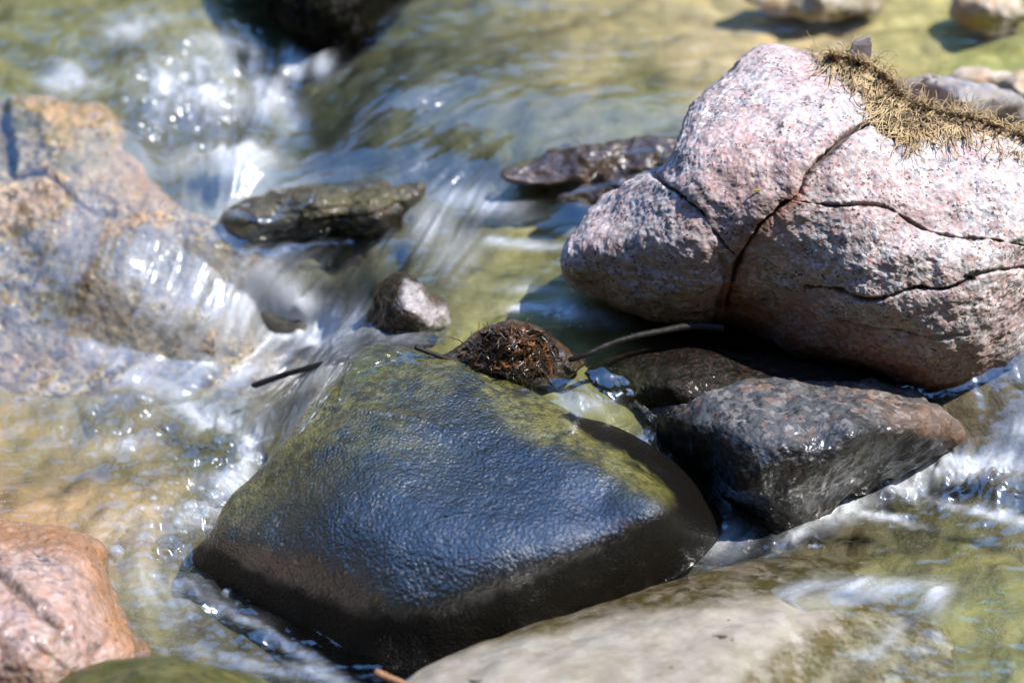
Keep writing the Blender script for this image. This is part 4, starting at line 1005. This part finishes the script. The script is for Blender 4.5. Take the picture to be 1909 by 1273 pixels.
# ------------------------------------------------------------------ dried moss on the boulder
def surf(px, py): return world_at(np.float64(px), np.float64(py), float(boulder.depth(np.array([px], float), np.array([py], float))[0]))
def moss(path, halfw, count, seed, name, label, mat, rad=(.00065, .0003), lift=.0018, length=(16, 80)):
    rg = np.random.default_rng(seed)
    pth = catmull(path, 8, closed=False); hw = np.interp(np.linspace(0, 1, len(pth)), np.linspace(0, 1, len(halfw)), halfw)
    S = []
    for i in range(count):
        k = rg.integers(0, len(pth))
        if rg.uniform() < .55: k = min(len(pth) - 1, int(k // 9 * 9 + rg.integers(0, 4)))
        p = pth[k] + rg.normal(0, .5, 2) * hw[k] * rg.choice([.5, .8, 1.25])
        tdir = pth[min(k + 3, len(pth) - 1)] - pth[max(k - 3, 0)]
        a = math.atan2(tdir[1], tdir[0]) + rg.normal(0, 1.2); L = rg.uniform(*length); m = 9
        w = rg.normal(0, .42, m).cumsum(); xs, ys = [p[0]], [p[1]]
        for j in range(1, m):
            xs.append(xs[-1] + L / m * math.cos(a + w[j])); ys.append(ys[-1] + L / m * math.sin(a + w[j]))
        S.append((np.array(xs), np.array(ys), abs(rg.normal(0, 1)) * lift * (0.35 + .65 * hw[k] / max(halfw)), rg.uniform(.7, 1.3)))
    AX = np.array([s[0] for s in S]); AY = np.array([s[1] for s in S])
    t = boulder.depth(AX, AY)
    good = np.where(t < 100, t, np.nan)
    med = np.nanmedian(good, axis=1)
    paths = []
    for s, tt, md in zip(S, t, med):
        if not np.isfinite(md): continue
        tt = np.where(tt < 100, tt, md)
        P = world_at(s[0], s[1], tt)
        arch = s[2] * (0.3 + np.sin(np.linspace(0, np.pi, 9)))
        P = P + arch[:, None] * np.array([0, -.35, .94])
        rr = np.linspace(rad[0], rad[1], 9) * s[3]
        paths.append((P, rr))
    v, q = tube_mesh(paths, 5)
    return tag(new_mesh(name, v, q, mat), label, "moss")
mp = [(1548, 98), (1590, 108), (1625, 130), (1650, 165), (1668, 205), (1690, 232), (1730, 226), (1790, 224), (1850, 226), (1912, 250), (1960, 275)]
mo = moss(mp, [8, 22, 34, 36, 30, 24, 22, 22, 20, 14], 1900, 5, "dried_moss", "straw-yellow dried moss draped over the top of the pink boulder", m_moss)
v_o = moss(mp, [6, 18, 26, 26, 22, 18, 16, 18, 16, 14], 700, 6, "litter", "dark", m_mossdark, rad=(.0012, .0006), lift=.0022, length=(8, 26))
for k in ("label", "category"): del v_o[k]
v_o.parent = mo; v_o.location = v_o.location - mo.location
# bark chip standing in the moss
c0 = surf(1600, 122) + np.array([0, 0.0, .002])
bv = []
for zz, w, tk in ((0, .009, .004), (.010, .0095, .0035), (.019, .0085, .003), (.024, .006, .002)):
    for sx, sy in ((-1, -1), (-.3, -1.25), (.4, -1.1), (1, -1), (1, 1), (.3, 1.2), (-.4, .9), (-1, 1)):
        bv.append(c0 + np.array([sx * w + zz * .12, sy * tk, zz + (.002 * sx if zz > .02 else 0)]))
bq = np.vstack([grid_quads(4, 8, True), [[24, 25, 26, 31], [26, 27, 28, 31], [28, 29, 30, 31]]])
tag(new_mesh("bark_chip", np.array(bv), bq, m_bark, smooth=False), "grey chip of bark sticking up from the moss on the boulder's top", "bark chip")
# yellow flake on the boulder
c0 = surf(1410, 355)
fv_ = np.array([c0 + np.array([dx, -.003, dz]) for dx, dz in ((-.004, 0), (-.001, .0015), (.003, .002), (.0035, -.0008), (0, -.0018))] +
               [c0 + np.array([dx, -.0022, dz]) for dx, dz in ((-.004, 0), (-.001, .0015), (.003, .002), (.0035, -.0008), (0, -.0018))])
fq = np.array([[0, 1, 2, 3], [0, 3, 4, 0], [5, 8, 7, 6], [0, 5, 6, 1], [1, 6, 7, 2], [2, 7, 8, 3]])[[0, 2, 3, 4, 5]]
tag(new_mesh("leaf_flake", fv_, fq, m_petal, smooth=False), "tiny yellow flake of leaf stuck on the boulder's face", "leaf")

# ------------------------------------------------------------------ clump of wet dead moss and leaves
def clump():
    rg = np.random.default_rng(9)
    vs_, qs, n0 = [], [], 0
    def hgt(px, py):      # the mat's own swelling over the stone (m)
        return .017 * np.exp(-((px - 962) / 52) ** 2 - ((py - 650) / 40) ** 2) + .010 * np.exp(-((px - 935) / 60) ** 2 - ((py - 700) / 16) ** 2)
    def skin(px, py):
        td = base_stone.depth(px, py); tz = t_of_z(px, py, .113)
        return world_at(px, py, np.where(td < 100, td, tz)) + hgt(px, py)[..., None] * np.array([0, -.55, .6])
    gu = np.linspace(-1, 1, 46); U_, V2 = np.meshgrid(gu, gu)
    k = np.sqrt(np.maximum(1 - V2 ** 2 / 2, 0)); k2 = np.sqrt(np.maximum(1 - U_ ** 2 / 2, 0))
    rag = 1 + .22 * vnoise(np.stack([np.cos(np.arctan2(V2, U_)) * 2.2, np.sin(np.arctan2(V2, U_)) * 2.2, 0 * U_], -1), 8)
    mx, my = 950 + 66 * U_ * k * rag, 664 + 46 * V2 * k2 * rag
    rim = np.hypot(U_ * k, V2 * k2)
    P = skin(mx, my); P += (.0085 * fbm(P * 95, 3, 77) + .003 * fbm(P * 360, 2, 79))[..., None] * np.array([0, -.6, .8]); P[..., 2] -= .012 * sstep(.8, 1.0, rim)
    vs_.append(P.reshape(-1, 3)); qs.append(grid_quads(46, 46)); n0 = 46 * 46
    n = 800
    for i in range(n):
        r_ = math.sqrt(rg.uniform(0, 1)); a_ = rg.uniform(0, 2 * math.pi)
        px = 952 + 82 * r_ * math.cos(a_) - 14 * r_ * math.sin(a_); py = 664 + 50 * r_ * math.sin(a_)
        # leaves lie on the mat, mostly combed downhill, a few lifting
        da = math.pi / 2 + rg.normal(0, 1.3) + .7 * (945 - px) / 90
        L = rg.uniform(12, 44) * (0.6 if rg.uniform() < .3 else 1); m = 6
        uu = np.linspace(0, 1, m); bend = rg.normal(0, .7)
        xs = px + np.cumsum(np.cos(da + bend * uu)) * L / m; ys = py + np.cumsum(np.sin(da + bend * uu)) * L / m * .8
        lift = .0010 + abs(rg.normal(0, .0015)); tip = max(0, rg.normal(-.002, .0075)) * (1.5 if px < 960 and py < 660 else 1)
        C_ = skin(xs, ys); C_ = C_ + ((lift + tip * uu ** 2) * (1 if r_ < .85 else .5))[:, None] * np.array([0, -.6, .8])
        C_[:, 2] -= .012 * sstep(.85, 1.1, np.hypot((xs - 948) / 98, (ys - 662) / 56))
        T = np.gradient(C_, axis=0); T /= np.linalg.norm(T, axis=1, keepdims=True)
        nn = np.array([0, -.6, .8]) + rg.normal(0, .45, 3); S_ = np.cross(T, nn); S_ /= np.linalg.norm(S_, axis=1, keepdims=True) + 1e-9
        N_ = np.cross(S_, T); w = rg.choice([rg.uniform(.0005, .0012), rg.uniform(.0012, .0042)]) * (1 - .8 * uu ** 2) ; w = w[:, None]
        Q_ = np.stack([C_ - S_ * w + N_ * w * .3, C_ - N_ * w * .25, C_ + S_ * w + N_ * w * .3, C_ + N_ * w * .35], 1).reshape(-1, 3)
        vs_.append(Q_); qs.append(grid_quads(m, 4, True) + n0); n0 += 4 * m
    paths = []
    for i in range(46):        # roots, stalks and grass blades caught in it, trailing out on all sides
        a_ = rg.uniform(0, 2 * math.pi); r_ = rg.uniform(.2, .9); px = 950 + 74 * r_ * math.cos(a_); py = 664 + 48 * r_ * math.sin(a_)
        da = a_ + rg.normal(0, .6); L = rg.uniform(30, 85); m = 9; w_ = np.cumsum(rg.normal(0, .22, m)); uu = np.linspace(0, 1, m)
        xs = px + np.cumsum(np.cos(da + w_)) * L / m; ys = py + np.cumsum(np.sin(da + w_)) * L / m * .7
        C_ = skin(xs, ys) + ((.003 + rg.uniform(-.002, .010) * uu ** 1.5))[:, None] * np.array([0, -.5, .85])
        paths.append((C_, np.linspace(rg.uniform(.0006, .0016), .0003, m)))
    tv, tq = tube_mesh(paths, 4)
    vs_.append(tv); qs.append(tq + n0)
    return np.vstack(vs_), np.vstack(qs)
v, q = clump()
tag(new_mesh("wet_moss_clump", v, q, m_wetmoss), "clump of wet dark brown dead moss on a small stone above the big dark rock", "moss")
